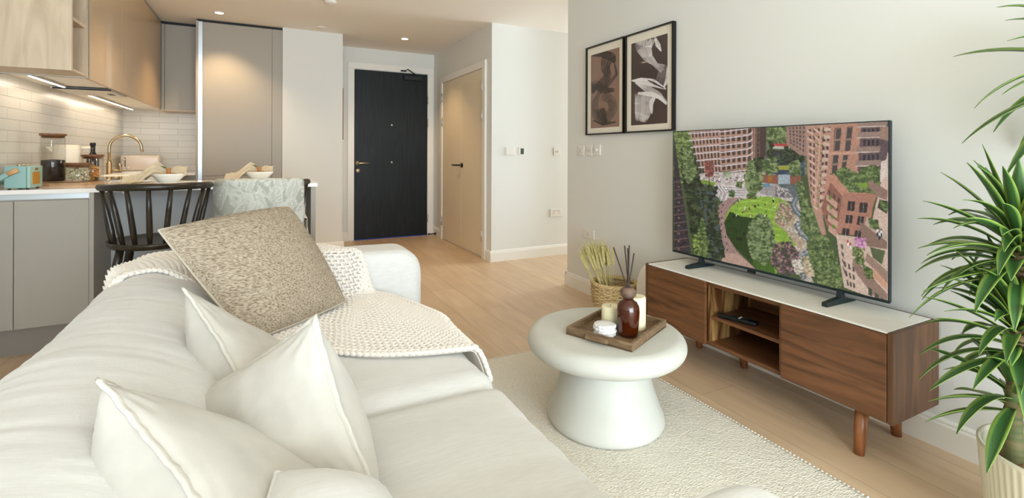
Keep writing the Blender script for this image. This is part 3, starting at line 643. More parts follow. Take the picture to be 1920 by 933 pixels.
# ---------------------------------------------------------------- bar stools
def arc(cx, cy, rx, ry, a0, a1, z0, z1, n):
    return [(cx + rx * math.cos(a0 + (a1 - a0) * i / (n - 1)), cy + ry * math.sin(a0 + (a1 - a0) * i / (n - 1)), z0 + (z1 - z0) * abs(2 * i / (n - 1) - 1) ** 2) for i in range(n)]
SEAT = .615; RAILZ = .885
def rail_pt(a): 
    i = abs((a + PI / 2) / (PI * .62))
    return Vector((.225 * math.cos(a), .02 + .235 * math.sin(a), RAILZ - .012 * i * i))
def make_stool():
    t = thing('bar_stool', 'dark spindle-back wooden bar stool, bare, nearest the cabinets', 'bar stool', (0, 0, 0), group='dark spindle-back bar stools')
    n = 48; b = MB(); rings = []
    for z, k in ((SEAT - .032, .90), (SEAT - .026, .96), (SEAT - .010, 1.0), (SEAT - .002, .985), (SEAT, .95), (SEAT - .006, .80), (SEAT - .011, .5), (SEAT - .012, .2)):
        rings.append([(.212 * k * math.cos(2 * PI * i / n) * (1 + .06 * math.sin(2 * PI * i / n)), .205 * k * math.sin(2 * PI * i / n), z) for i in range(n)])
    vs = [v for r_ in rings for v in r_]; fs = [(q * n + i, q * n + (i + 1) % n, (q + 1) * n + (i + 1) % n, (q + 1) * n + i) for q in range(len(rings) - 1) for i in range(n)]
    fs += [tuple(range(n))[::-1], tuple((len(rings) - 1) * n + i for i in range(n))]
    b.add(vs, fs, True).build('seat', 'chair_wood', t)
    A0, A1 = -PI / 2 - PI * .56, -PI / 2 + PI * .56
    pts = [rail_pt(A0 + (A1 - A0) * i / 40) for i in range(41)]
    MB().tube(pts, [.010] + [.0185] * 39 + [.010], 14, flat=.95, up=(0, 0, 1)).build('back_rail', 'chair_wood', t)
    for i in range(9):
        a = -PI / 2 + (i - 4) / 4 * PI * .50
        p1 = rail_pt(a); a2 = -PI / 2 + (i - 4) / 4 * PI * .42; p0 = Vector((.178 * math.cos(a2), .172 * math.sin(a2), SEAT - .012))
        MB().tube([p0.lerp(p1, q) for q in (0, .25, .6, .97)], [.0095, .0132, .0120, .0095], 10).build('spindle', 'chair_wood', t)
    leg = {}
    for sx in (-1, 1):
        for sy in (-1, 1):
            top = Vector((.125 * sx, .11 * sy, SEAT - .025)); bot = Vector((.215 * sx, .19 * sy, 0)); leg[sx, sy] = (top, bot)
            MB().tube([top.lerp(bot, q) for q in (0, .12, .45, .8, 1)], [.0165, .0185, .020, .015, .012], 12).build('leg', 'chair_wood', t)
    at_ = lambda s, q: leg[s][0].lerp(leg[s][1], q)
    for a_, c_, q in (((-1, -1), (-1, 1), .55), ((1, -1), (1, 1), .55), ((-1, 1), (1, 1), .68), ((-1, -1), (1, -1), .62)):
        MB().tube([at_(a_, q), at_(a_, q).lerp(at_(c_, q), .5), at_(c_, q)], [.009, .012, .009], 10).build('stretcher', 'chair_wood', t)
    return t
st = make_stool(); st.location = (-.474, 3.015, 0)
s2 = dup(st, (.014, 3.12, 0), 0, 'dark spindle-back wooden bar stool under the leaf-patterned cloth')
# leaf patterned cloth over the second stool
class Canvas:
    def __init__(s, w, h, col): s.w, s.h = w, h; s.a = np.zeros((h, w, 3)); s.a[:] = col
    def poly(s, pts, col, al=1.0, tex=0.0, ns=.2):
        p = np.array(pts, float); x0, y0 = np.maximum(np.floor(p.min(0)).astype(int), 0); x1 = min(int(p[:, 0].max()) + 2, s.w); y1 = min(int(p[:, 1].max()) + 2, s.h)
        if x1 <= x0 or y1 <= y0: return
        X, Y = np.meshgrid(np.arange(x0, x1) + .5, np.arange(y0, y1) + .5); m = np.zeros(X.shape, bool); k = len(p)
        for i in range(k):
            (xa, ya), (xb, yb) = p[i], p[(i + 1) % k]
            if ya == yb: continue
            m ^= ((ya > Y) != (yb > Y)) & (X < (xb - xa) * (Y - ya) / (yb - ya) + xa)
        c = np.array(col, float)
        blk = s.a[y0:y1, x0:x1]
        if tex: cc = c + tex * (vn(X * ns, Y * ns) + .6 * vn(X * ns * 2.7 + 9, Y * ns * 2.7))[..., None]
        else: cc = np.broadcast_to(c, blk.shape)
        blk[m] = blk[m] * (1 - al) + cc[m] * al
    def dot(s, x, y, r, col, al=1.0, ry=None):
        ry = ry or r; x0, x1 = max(int(x - r - 1), 0), min(int(x + r + 2), s.w); y0, y1 = max(int(y - ry - 1), 0), min(int(y + ry + 2), s.h)
        if x1 <= x0 or y1 <= y0: return
        X, Y = np.meshgrid(np.arange(x0, x1) + .5, np.arange(y0, y1) + .5)
        d = np.sqrt(((X - x) / r) ** 2 + ((Y - y) / ry) ** 2); m = np.clip((1 - d) * min(r, ry) + .5, 0, 1)[..., None] * al
        s.a[y0:y1, x0:x1] = s.a[y0:y1, x0:x1] * (1 - m) + np.array(col, float) * m
    def line(s, pts, wd, col, al=1.0):
        p = np.array(pts, float)
        for i in range(len(p) - 1):
            L = np.hypot(*(p[i + 1] - p[i])); n = max(int(L / max(wd * .35, .5)), 1)
            for q in range(n):
                c = p[i] + (p[i + 1] - p[i]) * q / n; s.dot(c[0], c[1], wd / 2, col, al)
    def blobs(s, pts, n, r, cols, R, al=.9):
        """foliage: small dots of mixed tone inside a polygon's box, clipped to the polygon"""
        p = np.array(pts, float); k = len(p); lo, hi = p.min(0), p.max(0); c = 0; tries = 0
        while c < n and tries < n * 6:
            tries += 1; x, y = lo + (hi - lo) * R.random(2); ins = False
            for i in range(k):
                (xa, ya), (xb, yb) = p[i], p[(i + 1) % k]
                if (ya > y) != (yb > y) and x < (xb - xa) * (y - ya) / (yb - ya) + xa: ins = not ins
            if not ins: continue
            c += 1; t = (y - lo[1]) / (hi[1] - lo[1] + 1e-6); col = np.array(cols[R.integers(len(cols))], float)
            s.dot(x, y, r * (.5 + R.random()), col, al, r * (.4 + .7 * R.random()))
    def sample(s, X, Y):
        X = np.clip(X - .5, 0, s.w - 1.001); Y = np.clip(Y - .5, 0, s.h - 1.001); xi = X.astype(int); yi = Y.astype(int); fx = (X - xi)[..., None]; fy = (Y - yi)[..., None]
        a = s.a; return (a[yi, xi] * (1 - fx) + a[yi, xi + 1] * fx) * (1 - fy) + (a[yi + 1, xi] * (1 - fx) + a[yi + 1, xi + 1] * fx) * fy
cv = Canvas(420, 600, (170, 171, 160)); R = np.random.default_rng(3)
for k in range(96):                                    # big curved leaves made of fine white lines
    x, y = (k * 167 % 420) + R.uniform(-30, 30), (k / 96) * 700 + 60; a = -PI / 2 + R.uniform(-.9, .9); L = 190 + 60 * R.random(); bend = R.uniform(-.8, .8)
    ax = []
    for i in range(12):
        aa = a + bend * i / 12; ax.append((x, y)); x += math.cos(aa) * L / 12; y += math.sin(aa) * L / 12
    blade = [(p[0] + math.cos(a + PI / 2) * 46 * math.sin(PI * i / 11), p[1] + math.sin(a + PI / 2) * 46 * math.sin(PI * i / 11)) for i, p in enumerate(ax)] + [(p[0] - math.cos(a + PI / 2) * 46 * math.sin(PI * i / 11), p[1] - math.sin(a + PI / 2) * 46 * math.sin(PI * i / 11)) for i, p in list(enumerate(ax))[::-1]]
    cv.poly(blade, (168, 169, 158))
    for i in range(0, 11):
        for hh in (0, .33, .66):
            px = ax[i][0] + (ax[i + 1][0] - ax[i][0]) * hh; py = ax[i][1] + (ax[i + 1][1] - ax[i][1]) * hh; aa = a + bend * i / 12; wd = 56 * math.sin(PI * (i + hh + .6) / 12.2)
            for sd in (-1, 1):
                cv.line([(px, py), (px + math.cos(aa + sd * .75) * wd * .6, py + math.sin(aa + sd * .75) * wd * .6), (px + math.cos(aa + sd * .45) * wd * 1.15, py + math.sin(aa + sd * .45) * wd * 1.15)], 2.2, (202, 203, 195), .85)
    cv.line(ax, 2.6, (214, 214, 206))
t = thing('draped_cloth', 'grey-green leaf-patterned cloth with cream back hung over a stool', 'cloth', (.014, 3.12, 0))
def cloth_col(x, side):
    """rail profile: s metres down from the rail on each side"""
    x = max(-.2245, min(.2245, x)); a = -math.acos(x / .225); p = rail_pt(a); nrm = Vector((math.cos(a) * .5, math.sin(a), 0)).normalized()
    return p, nrm
na, nb = 90, 110; P = np.zeros((na, nb, 3)); UVx = np.zeros((na, nb)); UVy = np.zeros((na, nb))
for i in range(na):
    x = -.2245 + (.405) * i / (na - 1); p, nr = cloth_col(x, 0)
    for j in range(nb):
        s = -.42 + .50 * j / (nb - 1)                    # <0 outside, >0 inside
        ww = .006 * math.sin(i * .22 + s * 6) * min(1, abs(s) * 5)
        if s < -.03:   q = p + nr * (.027 + ww + .02 * abs(s)) + Vector((0, 0, s + .022))
        elif s > .03:  q = p - nr * (.027 - ww) + Vector((0, 0, -s + .022))
        else:
            th = s / .03 * PI / 2; q = p + nr * (-.027 * math.sin(th)) + Vector((0, 0, .0245 * math.cos(th)))
        P[i, j] = q; UVx[i, j] = (x + .2245) * 900; UVy[i, j] = -(s - .08) * 1100
o = grid('patterned_face', P, 'leaf_fabric', t, paint=cv.sample(UVx, UVy)); md = o.modifiers.new('t', 'SOLIDIFY'); md.thickness = .004; md.offset = 0
# cream back of the cloth falling over the side of the seat
na, nb = 40, 60; P = np.zeros((na, nb, 3))
for i in range(na):
    u = i / (na - 1)
    for j in range(nb):
        v = j / (nb - 1); fold = .010 * math.sin(u * 16 + v * 2)
        P[i, j] = (.160 + .060 * u * (1 - v * .4) + .035 * sstep(.1, .6, v) + fold * .6, -.02 + .14 * u + .03 * v + fold, .83 - .46 * v - .10 * u * (1 - v) )
P[:, :, 0] = np.where((P[:, :, 2] < SEAT + .05), np.maximum(P[:, :, 0], .222), P[:, :, 0])
o = grid('cream_back', P, 'blanket_cream', t); md = o.modifiers.new('t', 'SOLIDIFY'); md.thickness = .004
b = MB()
for k in range(26):
    y0 = -.02; q = k / 25; z = .885 - .30 * q; b.tube([(.184 + .002 * (k % 3), -.125 + .04 * q, z), (.194, -.115 + .04 * q, z - .008), (.191, -.11 + .04 * q, z - .02)], .0028, 6)
b.build('fringe', 'blanket_cream', t)
# ---------------------------------------------------------------- television bench
BX, BX1, BY0, BY1, BZ0, BZ1 = 1.844, 2.155, .843, 2.003, .156, .459
t = thing('tv_bench', 'walnut television bench with white stone top and open middle bay', 'tv bench', (BX, BY0, 0))
def lb(a, c, bev=0.0): return MB().box((a[0] - BX, a[1] - BY0, a[2]), (c[0] - BX, c[1] - BY0, c[2]), bev)
lb((BX + .001, BY0, BZ0), (BX1, BY0 + .018, BZ1), .002).build('side_panel', 'walnut_side', t)
lb((BX + .001, BY1 - .018, BZ0), (BX1, BY1, BZ1), .002).build('side_panel', 'walnut_side', t)
lb((BX + .016, BY0 + .0185, BZ0), (BX1 - .012, BY1 - .0185, BZ0 + .018), .002).build('bottom_panel', 'walnut', t)
lb((BX1 - .011, BY0 + .0185, BZ0), (BX1, BY1 - .0185, BZ1), .001).build('back_panel', 'walnut', t)
lb((BX + .018, BY0 + .0185, BZ1 - .026), (BX1 - .012, BY1 - .0185, BZ1 - .0065), .001).build('top_frame', 'walnut', t)
lb((BX + .004, BY0 + .0185, BZ1 - .006), (BX1 - .0125, BY1 - .0185, BZ1 + .001), .002).build('stone_top', 'marble', t)
for y in (1.234, 1.604): lb((BX + .018, y - .016 if y > 1.4 else y, BZ0 + .0185), (BX1 - .012, y if y > 1.4 else y + .016, BZ1 - .0265)).build('divider', 'walnut_sap' if y > 1.4 else 'walnut', t)
lb((BX + .020, 1.251, .282), (BX1 - .013, 1.587, .297), .001).build('shelf', 'walnut', t)
for y0, y1 in ((BY0 + .0195, 1.233), (1.605, BY1 - .0185)):
    d = lb((BX, y0, BZ0 + .001), (BX + .0155, y1, BZ1 - .0075), .0025).build('door', 'walnut', t)
for x, y in ((1.885, .955), (1.885, 1.875), (2.115, .955), (2.115, 1.60), (2.115, 1.875)):
    f = -1 if x < 2 else 1; g = 0
    MB().tube([(x - BX, y - BY0, BZ0 + .002), (x - BX - .012, y - BY0, BZ0 * .5), (x - BX - .022 if f < 0 else x - BX, y - BY0 + g, 0)], [.0215, .020, .0165], 20).build('leg', 'walnut_leg', t)
# ---------------------------------------------------------------- television
TX, TY0, TY1, TZ0, TZ1 = 2.04, .946, 2.000, .504, 1.175
t = thing('television', 'large flat television showing an aerial view of gardens between brick towers', 'television', (TX, (TY0 + TY1) / 2, BZ1 + .001))
YC = (TY0 + TY1) / 2; ZB = BZ1 + .001
def lt(a, c, bev=0.0): return MB().box((a[0] - TX, a[1] - YC, a[2] - ZB), (c[0] - TX, c[1] - YC, c[2] - ZB), bev)
b = MB()
for q in (((TX, TY0, TZ0), (TX + .012, TY0 + .004, TZ1)), ((TX, TY1 - .004, TZ0), (TX + .012, TY1, TZ1)), ((TX, TY0 + .004, TZ1 - .004), (TX + .012, TY1 - .004, TZ1)), ((TX, TY0 + .004, TZ0), (TX + .012, TY1 - .004, TZ0 + .011))):
    b.box((q[0][0] - TX, q[0][1] - YC, q[0][2] - ZB), (q[1][0] - TX, q[1][1] - YC, q[1][2] - ZB))
b.build('bezel', 'tv_metal', t)
lt((TX + .0125, TY0 + .001, TZ0 + .001), (TX + .022, TY1 - .001, TZ1 - .001), .003).build('rear_panel', 'black_plastic', t)
lt((TX + .0225, TY0 + .12, TZ0 + .02), (TX + .06, TY1 - .12, TZ0 + .36), .01).build('rear_housing', 'black_plastic', t)
lt((TX - .002, 1.49, TZ0 - .012), (TX + .010, 1.53, TZ0), .003).build('sensor', 'black_plastic', t)
for y in (1.115, 1.80):
    pr_ = [(-.105, 0), (.09, 0), (.09, .006), (.02, .018), (.006, .05), (-.006, .05), (-.012, .024), (-.105, .016)]
    vs = [(p[0], y + s - YC, p[1]) for s in (-.010, .010) for p in pr_]; k = len(pr_)
    MB().add(vs, [tuple(range(k)), tuple(range(k, 2 * k))[::-1]] + [(i, (i + 1) % k, k + (i + 1) % k, k + i) for i in range(k)]).build('foot', 'tv_metal', t)
# the picture on the screen, painted as flat shapes
cv = Canvas(1073, 933, (70, 84, 52)); R = np.random.default_rng(11)
def wins(quad, nx, ny, col, fx=.55, fy=.6, jit=.3):
    """grid of windows in a quad TL TR BR BL"""
    q = np.array(quad, float)
    bl = lambda u, v: (q[0] * (1 - u) + q[1] * u) * (1 - v) + (q[3] * (1 - u) + q[2] * u) * v
    for i in range(nx):
        for j in range(ny):
            u0 = (i + .5 - fx / 2) / nx; u1 = (i + .5 + fx / 2) / nx; v0 = (j + .5 - fy / 2) / ny; v1 = (j + .5 + fy / 2) / ny
            c = np.array(col) * (1 + jit * (R.random() - .4)); cv.poly([bl(u0, v0), bl(u1, v0), bl(u1, v1), bl(u0, v1)], c)
G1 = [(72, 90, 50), (94, 114, 64), (54, 70, 38), (122, 138, 84)]; G2 = [(38, 48, 32), (52, 62, 40), (28, 36, 26), (72, 84, 54)]; G3 = [(106, 122, 78), (136, 150, 102), (82, 98, 60), (62, 78, 46)]
cv.poly([(430, 80), (660, 80), (660, 300), (430, 300)], (96, 108, 84), tex=40, ns=.1)
cv.blobs([(455, 85), (555, 85), (555, 160), (455, 160)], 500, 7, G3, R)
cv.poly([(470, 162), (560, 160), (560, 172), (470, 172)], (170, 66, 66)); cv.poly([(470, 172), (560, 172), (560, 182), (470, 184)], (180, 176, 160))
cv.poly([(460, 190), (625, 185), (625, 300), (460, 300)], (62, 72, 92), tex=40, ns=.05); cv.blobs([(460, 190), (625, 190), (625, 250), (460, 250)], 160, 7, G2, R)
cv.poly([(505, 258), (565, 256), (565, 276), (505, 276)], (150, 150, 60))
for x in (480, 548, 590): cv.blobs([(x - 7, 150 + (x > 500) * 25), (x + 7, 150 + (x > 500) * 25), (x + 8, 230), (x - 8, 230)], 90, 5, G2, R)
cv.poly([(548, 84), (640, 76), (640, 215), (606, 212), (548, 165)], (150, 120, 108)); wins([(555, 88), (630, 82), (628, 205), (560, 160)], 5, 6, (70, 60, 62), .45, .6)
cv.poly([(55, 108), (136, 100), (150, 330), (55, 330)], (74, 90, 50)); cv.blobs([(60, 108), (130, 104), (150, 330), (60, 330)], 900, 8, G1 + [(136, 156, 92)], R)
cv.poly([(122, 106), (402, 92), (402, 300), (200, 312), (160, 240)], (170, 136, 120))           # left tower
wins([(128, 108), (250, 98), (262, 290), (150, 300)], 8, 6, (64, 52, 52), .5, .74); wins([(254, 98), (400, 90), (396, 270), (262, 282)], 6, 6, (70, 56, 52), .62, .72)
cv.poly([(262, 278), (400, 262), (400, 292), (264, 306)], (150, 122, 98)); wins([(130, 295), (400, 268), (400, 300), (180, 318)], 14, 1, (84, 70, 58), .6, .9)
for k in range(7):
    y = 104 + k * 30; cv.line([(118 + k * 5, y + 14), (250, y + 4 - k * .3), (262, y + 6), (380, y - 9), (402, y - 26)], 4.5, (206, 198, 204))
cv.poly([(400, 92), (460, 90), (458, 222), (402, 224)], (100, 78, 70)); wins([(402, 92), (432, 91), (430, 222), (404, 224)], 2, 6, (50, 44, 46), .5, .6); cv.poly([(404, 92), (412, 92), (412, 222), (404, 224)], (150, 116, 100))
cv.poly([(432, 90), (458, 90), (456, 215), (432, 220)], (70, 54, 54))
cv.poly([(55, 120), (84, 320), (98, 420), (130, 640), (55, 640)], (52, 46, 52), tex=26, ns=.15)
for k in range(9): cv.line([(56, 330 + k * 36), (112 + k * 2, 320 + k * 36)], 5, (96, 78, 76)); cv.dot(76, 350 + k * 34, 5, (120, 90, 84))
cv.poly([(150, 300), (440, 280), (620, 330), (640, 420), (520, 410), (330, 400), (300, 440), (190, 350)], (186, 176, 170), tex=40, ns=.12)   # plaza
for k in range(11): cv.line([(240 + k * 8, 340 + k * 3), (262 + k * 9, 372 + k * 4), (250 + k * 9, 410 + k * 2)], 3, (222, 218, 214) if k % 2 else (130, 122, 126))
for k in range(9): cv.line([(270 + k * 3, 345 + k * 6), (360, 352 + k * 5)], 2.5, (140, 132, 140) if k % 2 else (216, 212, 208))
for k in range(60): cv.dot(150 + 230 * R.random(), 300 + 30 * R.random(), 3, [(60, 54, 58), (236, 232, 226), (140, 110, 100)][k % 3])
cv.poly([(140, 325), (190, 320), (240, 332), (230, 346), (180, 352), (140, 345)], (116, 142, 52), tex=20)
cv.poly([(440, 296), (610, 300), (610, 348), (440, 332)], (130, 84, 68)); cv.poly([(466, 303), (488, 303), (488, 331), (466, 330)], (150, 100, 44))
cv.poly([(511, 296), (562, 296), (562, 338), (511, 338)], (120, 136, 146))
for k in range(13): cv.line([(514 + k * 4, 298), (514 + k * 4, 337)], 1.8, (184, 196, 200))
cv.poly([(440, 350), (500, 338), (570, 348), (582, 400), (520, 398), (430, 380)], (150, 144, 142), tex=70, ns=.4)
for k in range(70): cv.dot(500 + 72 * R.random(), 352 + 42 * R.random(), 3.2, [(84, 80, 88), (206, 202, 200), (120, 100, 92)][k % 3])
cv.poly([(440, 336), (474, 334), (478, 350), (444, 352)], (96, 128, 148))
cv.poly([(512, 338), (600, 340), (606, 392), (580, 392), (560, 360), (520, 350)], (84, 96, 92), tex=16)
cv.poly([(240, 440), (292, 400), (340, 396), (300, 440), (278, 500), (286, 560), (330, 630), (412, 708), (262, 676), (280, 620), (246, 560)], (150, 122, 116), tex=14, ns=.1)   # path
cv.poly([(262, 676), (280, 640), (330, 640), (412, 708)], (176, 146, 132))
for k in range(16): cv.dot(250 + 20 * R.random() + (k > 8) * 25, 430 + k * 14, 2.6, [(50, 40, 44), (180, 150, 140)][k % 2], 1, 4)
lawn = [(275, 505), (283, 470), (305, 435), (345, 408), (400, 395), (460, 392), (515, 398), (545, 412), (530, 440), (505, 475), (505, 515), (545, 545), (565, 580), (600, 605), (560, 640), (520, 700), (500, 735), (430, 712), (370, 660), (320, 610), (286, 560)]
cv.poly(lawn, (130, 164, 60), tex=14, ns=.08)
for k in range(9): cv.poly([(300 + k * 34, 392), (312 + k * 34, 392), (420 + k * 34, 560), (405 + k * 34, 560)], (158, 186, 84), .0)
for k in range(8): cv.line([(330 - k * 2, 420 + k * 24), (420, 410 + k * 28), (520, 432 + k * 26)], 9, (152, 182, 78), .5)
cv.poly([(275, 505), (300, 458), (350, 480), (400, 486), (402, 540), (385, 600), (400, 660), (412, 704), (370, 660), (320, 610), (286, 560)], (42, 62, 26), tex=12)
cv.poly([(400, 600), (480, 640), (500, 735), (430, 712), (400, 690)], (66, 96, 36), tex=14)
cv.poly([(545, 412), (580, 440), (600, 480), (600, 560), (640, 600), (600, 660), (585, 600), (545, 545), (505, 515), (500, 470), (525, 440)], (168, 150, 124), tex=60, ns=.35)
cv.blobs([(520, 412), (570, 440), (585, 480), (530, 520), (500, 510), (500, 470)], 260, 5, [(150, 112, 100), (112, 128, 72), (180, 150, 130), (110, 90, 96), (196, 170, 150)], R)
cv.poly([(580, 400), (612, 400), (604, 430), (618, 466), (632, 500), (612, 530), (650, 572), (668, 620), (640, 656), (606, 672), (650, 730), (672, 780), (620, 760), (580, 700), (570, 660), (600, 632), (634, 610), (612, 566), (575, 536), (590, 490), (574, 440)], (170, 160, 148), tex=80, ns=.3)
cv.line([(560, 350), (590, 392), (590, 400), (576, 430), (590, 458), (614, 478), (612, 500), (592, 520), (606, 548), (640, 572), (656, 612), (636, 640), (596, 654), (606, 700), (626, 752)], 25, (96, 104, 108))
cv.line([(590, 400), (578, 430), (592, 458), (614, 480), (612, 500), (594, 520), (610, 548), (642, 574), (655, 612), (636, 638), (598, 655)], 9, (134, 142, 150))
for k in range(130):
    i = R.random(); x = 560 + 70 * i + 22 * R.standard_normal(); y = 480 + 250 * i + 16 * R.standard_normal(); cv.dot(x, y, 4.5, [(206, 196, 180), (150, 140, 126), (186, 176, 168)][k % 3], .9, 3.4)
cv.blobs([(480, 600), (560, 590), (600, 640), (590, 720), (540, 745), (482, 690)], 500, 6, [(92, 72, 82), (62, 60, 54), (122, 92, 96), (52, 62, 40), (160, 120, 128)], R)
cv.blobs([(570, 670), (615, 672), (620, 725), (590, 730)], 90, 6, [(216, 206, 190), (160, 150, 138)], R)
cv.blobs([(622, 650), (665, 690), (668, 745), (632, 730)], 120, 6, [(196, 170, 140), (140, 132, 90), (200, 190, 176)], R)
T_ = lambda pts, n, r, cols: cv.blobs(pts, n, r, cols, R)
cv.poly([(100, 190), (130, 190), (165, 330), (230, 370), (280, 660), (160, 650), (110, 420)], (44, 54, 32), tex=18)
T_([(92, 180), (130, 180), (170, 330), (210, 400), (215, 660), (150, 650), (118, 430), (95, 300)], 1500, 8, G2)
T_([(96, 180), (128, 180), (150, 290), (120, 340), (100, 290)], 380, 7, G3); T_([(140, 560), (212, 560), (214, 658), (150, 655)], 420, 6, G1 + [(150, 164, 70)])
T_([(160, 340), (240, 350), (250, 520), (272, 660), (215, 660), (190, 500)], 620, 8, G2 + [(76, 84, 92)]); T_([(180, 480), (206, 600), (186, 640), (160, 560)], 200, 6, G1)
T_([(190, 240), (226, 240), (222, 305), (195, 305)], 140, 6, [(124, 72, 64), (96, 56, 52), (150, 96, 84)]); cv.line([(209, 290), (210, 340)], 3, (60, 48, 40))
T_([(370, 300), (385, 240), (420, 232), (440, 300), (436, 360), (400, 384), (372, 356)], 620, 7, G3)
T_([(410, 228), (445, 222), (452, 280), (420, 280)], 200, 7, G2 + [(70, 84, 52)]); T_([(448, 235), (500, 226), (508, 280), (470, 298), (446, 280)], 300, 7, G3); T_([(565, 245), (600, 232), (612, 290), (580, 305), (562, 280)], 240, 6, G3)
T_([(272, 290), (304, 284), (300, 306), (276, 308)], 70, 6, [(170, 172, 150), (134, 140, 112)]); T_([(296, 368), (318, 368), (316, 394), (298, 394)], 60, 5, G1); T_([(330, 330), (352, 332), (350, 352), (330, 350)], 50, 5, G1); T_([(376, 380), (412, 378), (412, 400), (380, 400)], 90, 5, G1)
T_([(385, 520), (430, 465), (478, 500), (495, 570), (480, 640), (450, 690), (400, 660), (378, 590)], 1300, 7, G3 + [(128, 142, 104)])
T_([(592, 330), (620, 335), (645, 440), (640, 470), (606, 420)], 300, 6, G1 + G3); T_([(612, 460), (655, 430), (706, 480), (712, 560), (660, 590), (618, 530)], 900, 7, G3 + G1)
T_([(640, 560), (700, 540), (740, 600), (800, 750), (770, 800), (690, 770), (650, 660)], 1700, 7, G3 + G1)
for k in range(26):
    x = 300 + 240 * R.random(); y = 400 + 90 * R.random(); cv.dot(x, y, 2.4, [(30, 34, 30), (150, 70, 80), (220, 220, 210)][k % 3], 1, 4)
for x, y in ((342, 578), (332, 576), (350, 578), (362, 555), (315, 480), (490, 412), (410, 436)): cv.dot(x, y, 4, (24, 24, 30), 1, 6)
# right-hand blocks
cv.poly([(632, 84), (752, 74), (742, 210), (706, 480), (722, 560), (700, 560), (655, 420), (640, 300)], (172, 134, 116))
wins([(640, 92), (700, 84), (682, 440), (650, 380)], 3, 10, (74, 58, 60), .45, .5); wins([(704, 84), (745, 80), (712, 420), (690, 430)], 2, 9, (62, 50, 54), .6, .6)
for k in range(11):
    y = 100 + k * 33; cv.poly([(636 + k * 3, y), (664 + k * 2, y + 16), (664 + k * 2, y + 24), (636 + k * 3, y + 8)], (204, 176, 160)); cv.poly([(668 + k * 2, y - 8), (694, y + 10), (694, y + 20), (668 + k * 2, y + 2)], (196, 164, 146))
    cv.poly([(712 - k * 2, y - 10), (742 - k * 3, y - 8), (742 - k * 3, y + 6), (712 - k * 2, y + 8)], (198, 170, 152)); cv.dot(706 - k * 2, y + 4, 4, (92, 116, 52)); cv.dot(676 + k, y - 6, 3, (92, 116, 52))
cv.poly([(696, 82), (704, 82), (676, 430), (668, 430)], (196, 156, 134))
cv.poly([(745, 76), (878, 66), (862, 290), (800, 330), (740, 290), (718, 470), (700, 470), (736, 200)], (176, 132, 112), tex=10)
cv.poly([(757, 92), (786, 90), (778, 192), (752, 196)], (120, 88, 76)); cv.poly([(812, 88), (838, 86), (826, 190), (804, 192)], (120, 88, 76))
for q in ([(764, 98), (788, 96), (780, 190), (756, 194)], [(812, 94), (836, 92), (826, 192), (802, 194)], [(752, 212), (776, 210), (768, 290), (744, 294)], [(796, 212), (818, 210), (808, 262), (788, 264)]):
    cv.poly(q, (74, 66, 64)); a_ = np.array(q, float); cv.line([a_[0], a_[3]], 2.5, (140, 122, 112)); m1 = (a_[0] + a_[3]) / 2; m2 = (a_[1] + a_[2]) / 2; cv.line([m1, m2], 9, (140, 118, 104))
cv.poly([(735, 200), (862, 196), (862, 206), (735, 210)], (190, 148, 128))
cv.poly([(876, 66), (996, 58), (996, 330), (900, 300), (858, 280)], (92, 74, 78), tex=16)
for y in (64, 112, 176, 236): cv.poly([(868 - y * .08, y), (960 + (y < 120) * 30, y - 4), (955 + (y < 120) * 30, y + 22), (862 - y * .06, y + 26)], (146, 122, 112)); cv.line([(866 - y * .08, y + 24), (952 + (y < 120) * 30, y + 21)], 4, (206, 188, 172)); wins([(880, y + 32), (955, y + 30), (955, y + 58), (878, y + 60)], 4, 1, (40, 36, 42), .5, .9)
cv.poly([(958, 90), (994, 86), (994, 150), (955, 140)], (150, 122, 106))
cv.poly([(740, 296), (760, 300), (800, 330), (850, 372), (930, 380), (905, 400), (800, 400), (715, 470), (700, 440)], (182, 132, 110))
cv.poly([(700, 440), (740, 330), (800, 400), (770, 560), (722, 520)], (140, 96, 80)); wins([(728, 350), (790, 400), (762, 540), (712, 490)], 3, 4, (84, 66, 62), .5, .55)
for k in range(4): cv.poly([(722 + k * 4, 380 + k * 45), (770 + k * 2, 420 + k * 42), (768, 448 + k * 42), (720 + k * 3, 406 + k * 45)], (188, 150, 132)); cv.dot(738 + k * 5, 398 + k * 42, 6, (92, 130, 50), 1, 9)
T_([(760, 290), (800, 265), (870, 300), (870, 340), (940, 372), (830, 370), (790, 330)], 620, 7, G1 + G3); T_([(876, 270), (930, 256), (962, 280), (950, 330), (900, 335), (880, 300)], 480, 7, G1); cv.poly([(850, 334), (900, 332), (905, 356), (868, 352)], (120, 148, 60))
T_([(930, 300), (955, 300), (950, 350), (905, 350)], 120, 5, G1)
cv.poly([(795, 376), (944, 382), (925, 440), (905, 570), (765, 552), (780, 470)], (166, 118, 100), tex=10)
for q in ([(817, 412), (848, 414), (844, 456), (813, 454)], [(868, 418), (904, 420), (898, 464), (864, 462)], [(808, 472), (838, 474), (834, 510), (804, 508)], [(860, 478), (888, 480), (882, 518), (854, 516)], [(794, 530), (824, 533), (820, 572), (788, 560)], [(848, 540), (876, 542), (870, 580), (842, 572)]):
    cv.poly(q, (50, 44, 46)); a_ = np.array(q, float); cv.line([(a_[0] + a_[1]) / 2, (a_[2] + a_[3]) / 2], 2, (150, 130, 120))
cv.poly([(765, 558), (905, 575), (935, 440), (990, 200), (996, 200), (996, 862), (800, 790), (775, 640)], (200, 176, 160), tex=8)
cv.poly([(908, 318), (990, 366), (988, 408), (955, 398), (906, 352)], (140, 112, 100)); cv.poly([(960, 240), (985, 232), (988, 300), (956, 330)], (212, 196, 184)); cv.poly([(955, 405), (990, 412), (988, 470), (945, 440)], (60, 56, 52)); T_([(958, 410), (990, 418), (988, 462), (962, 445)], 90, 5, G1)
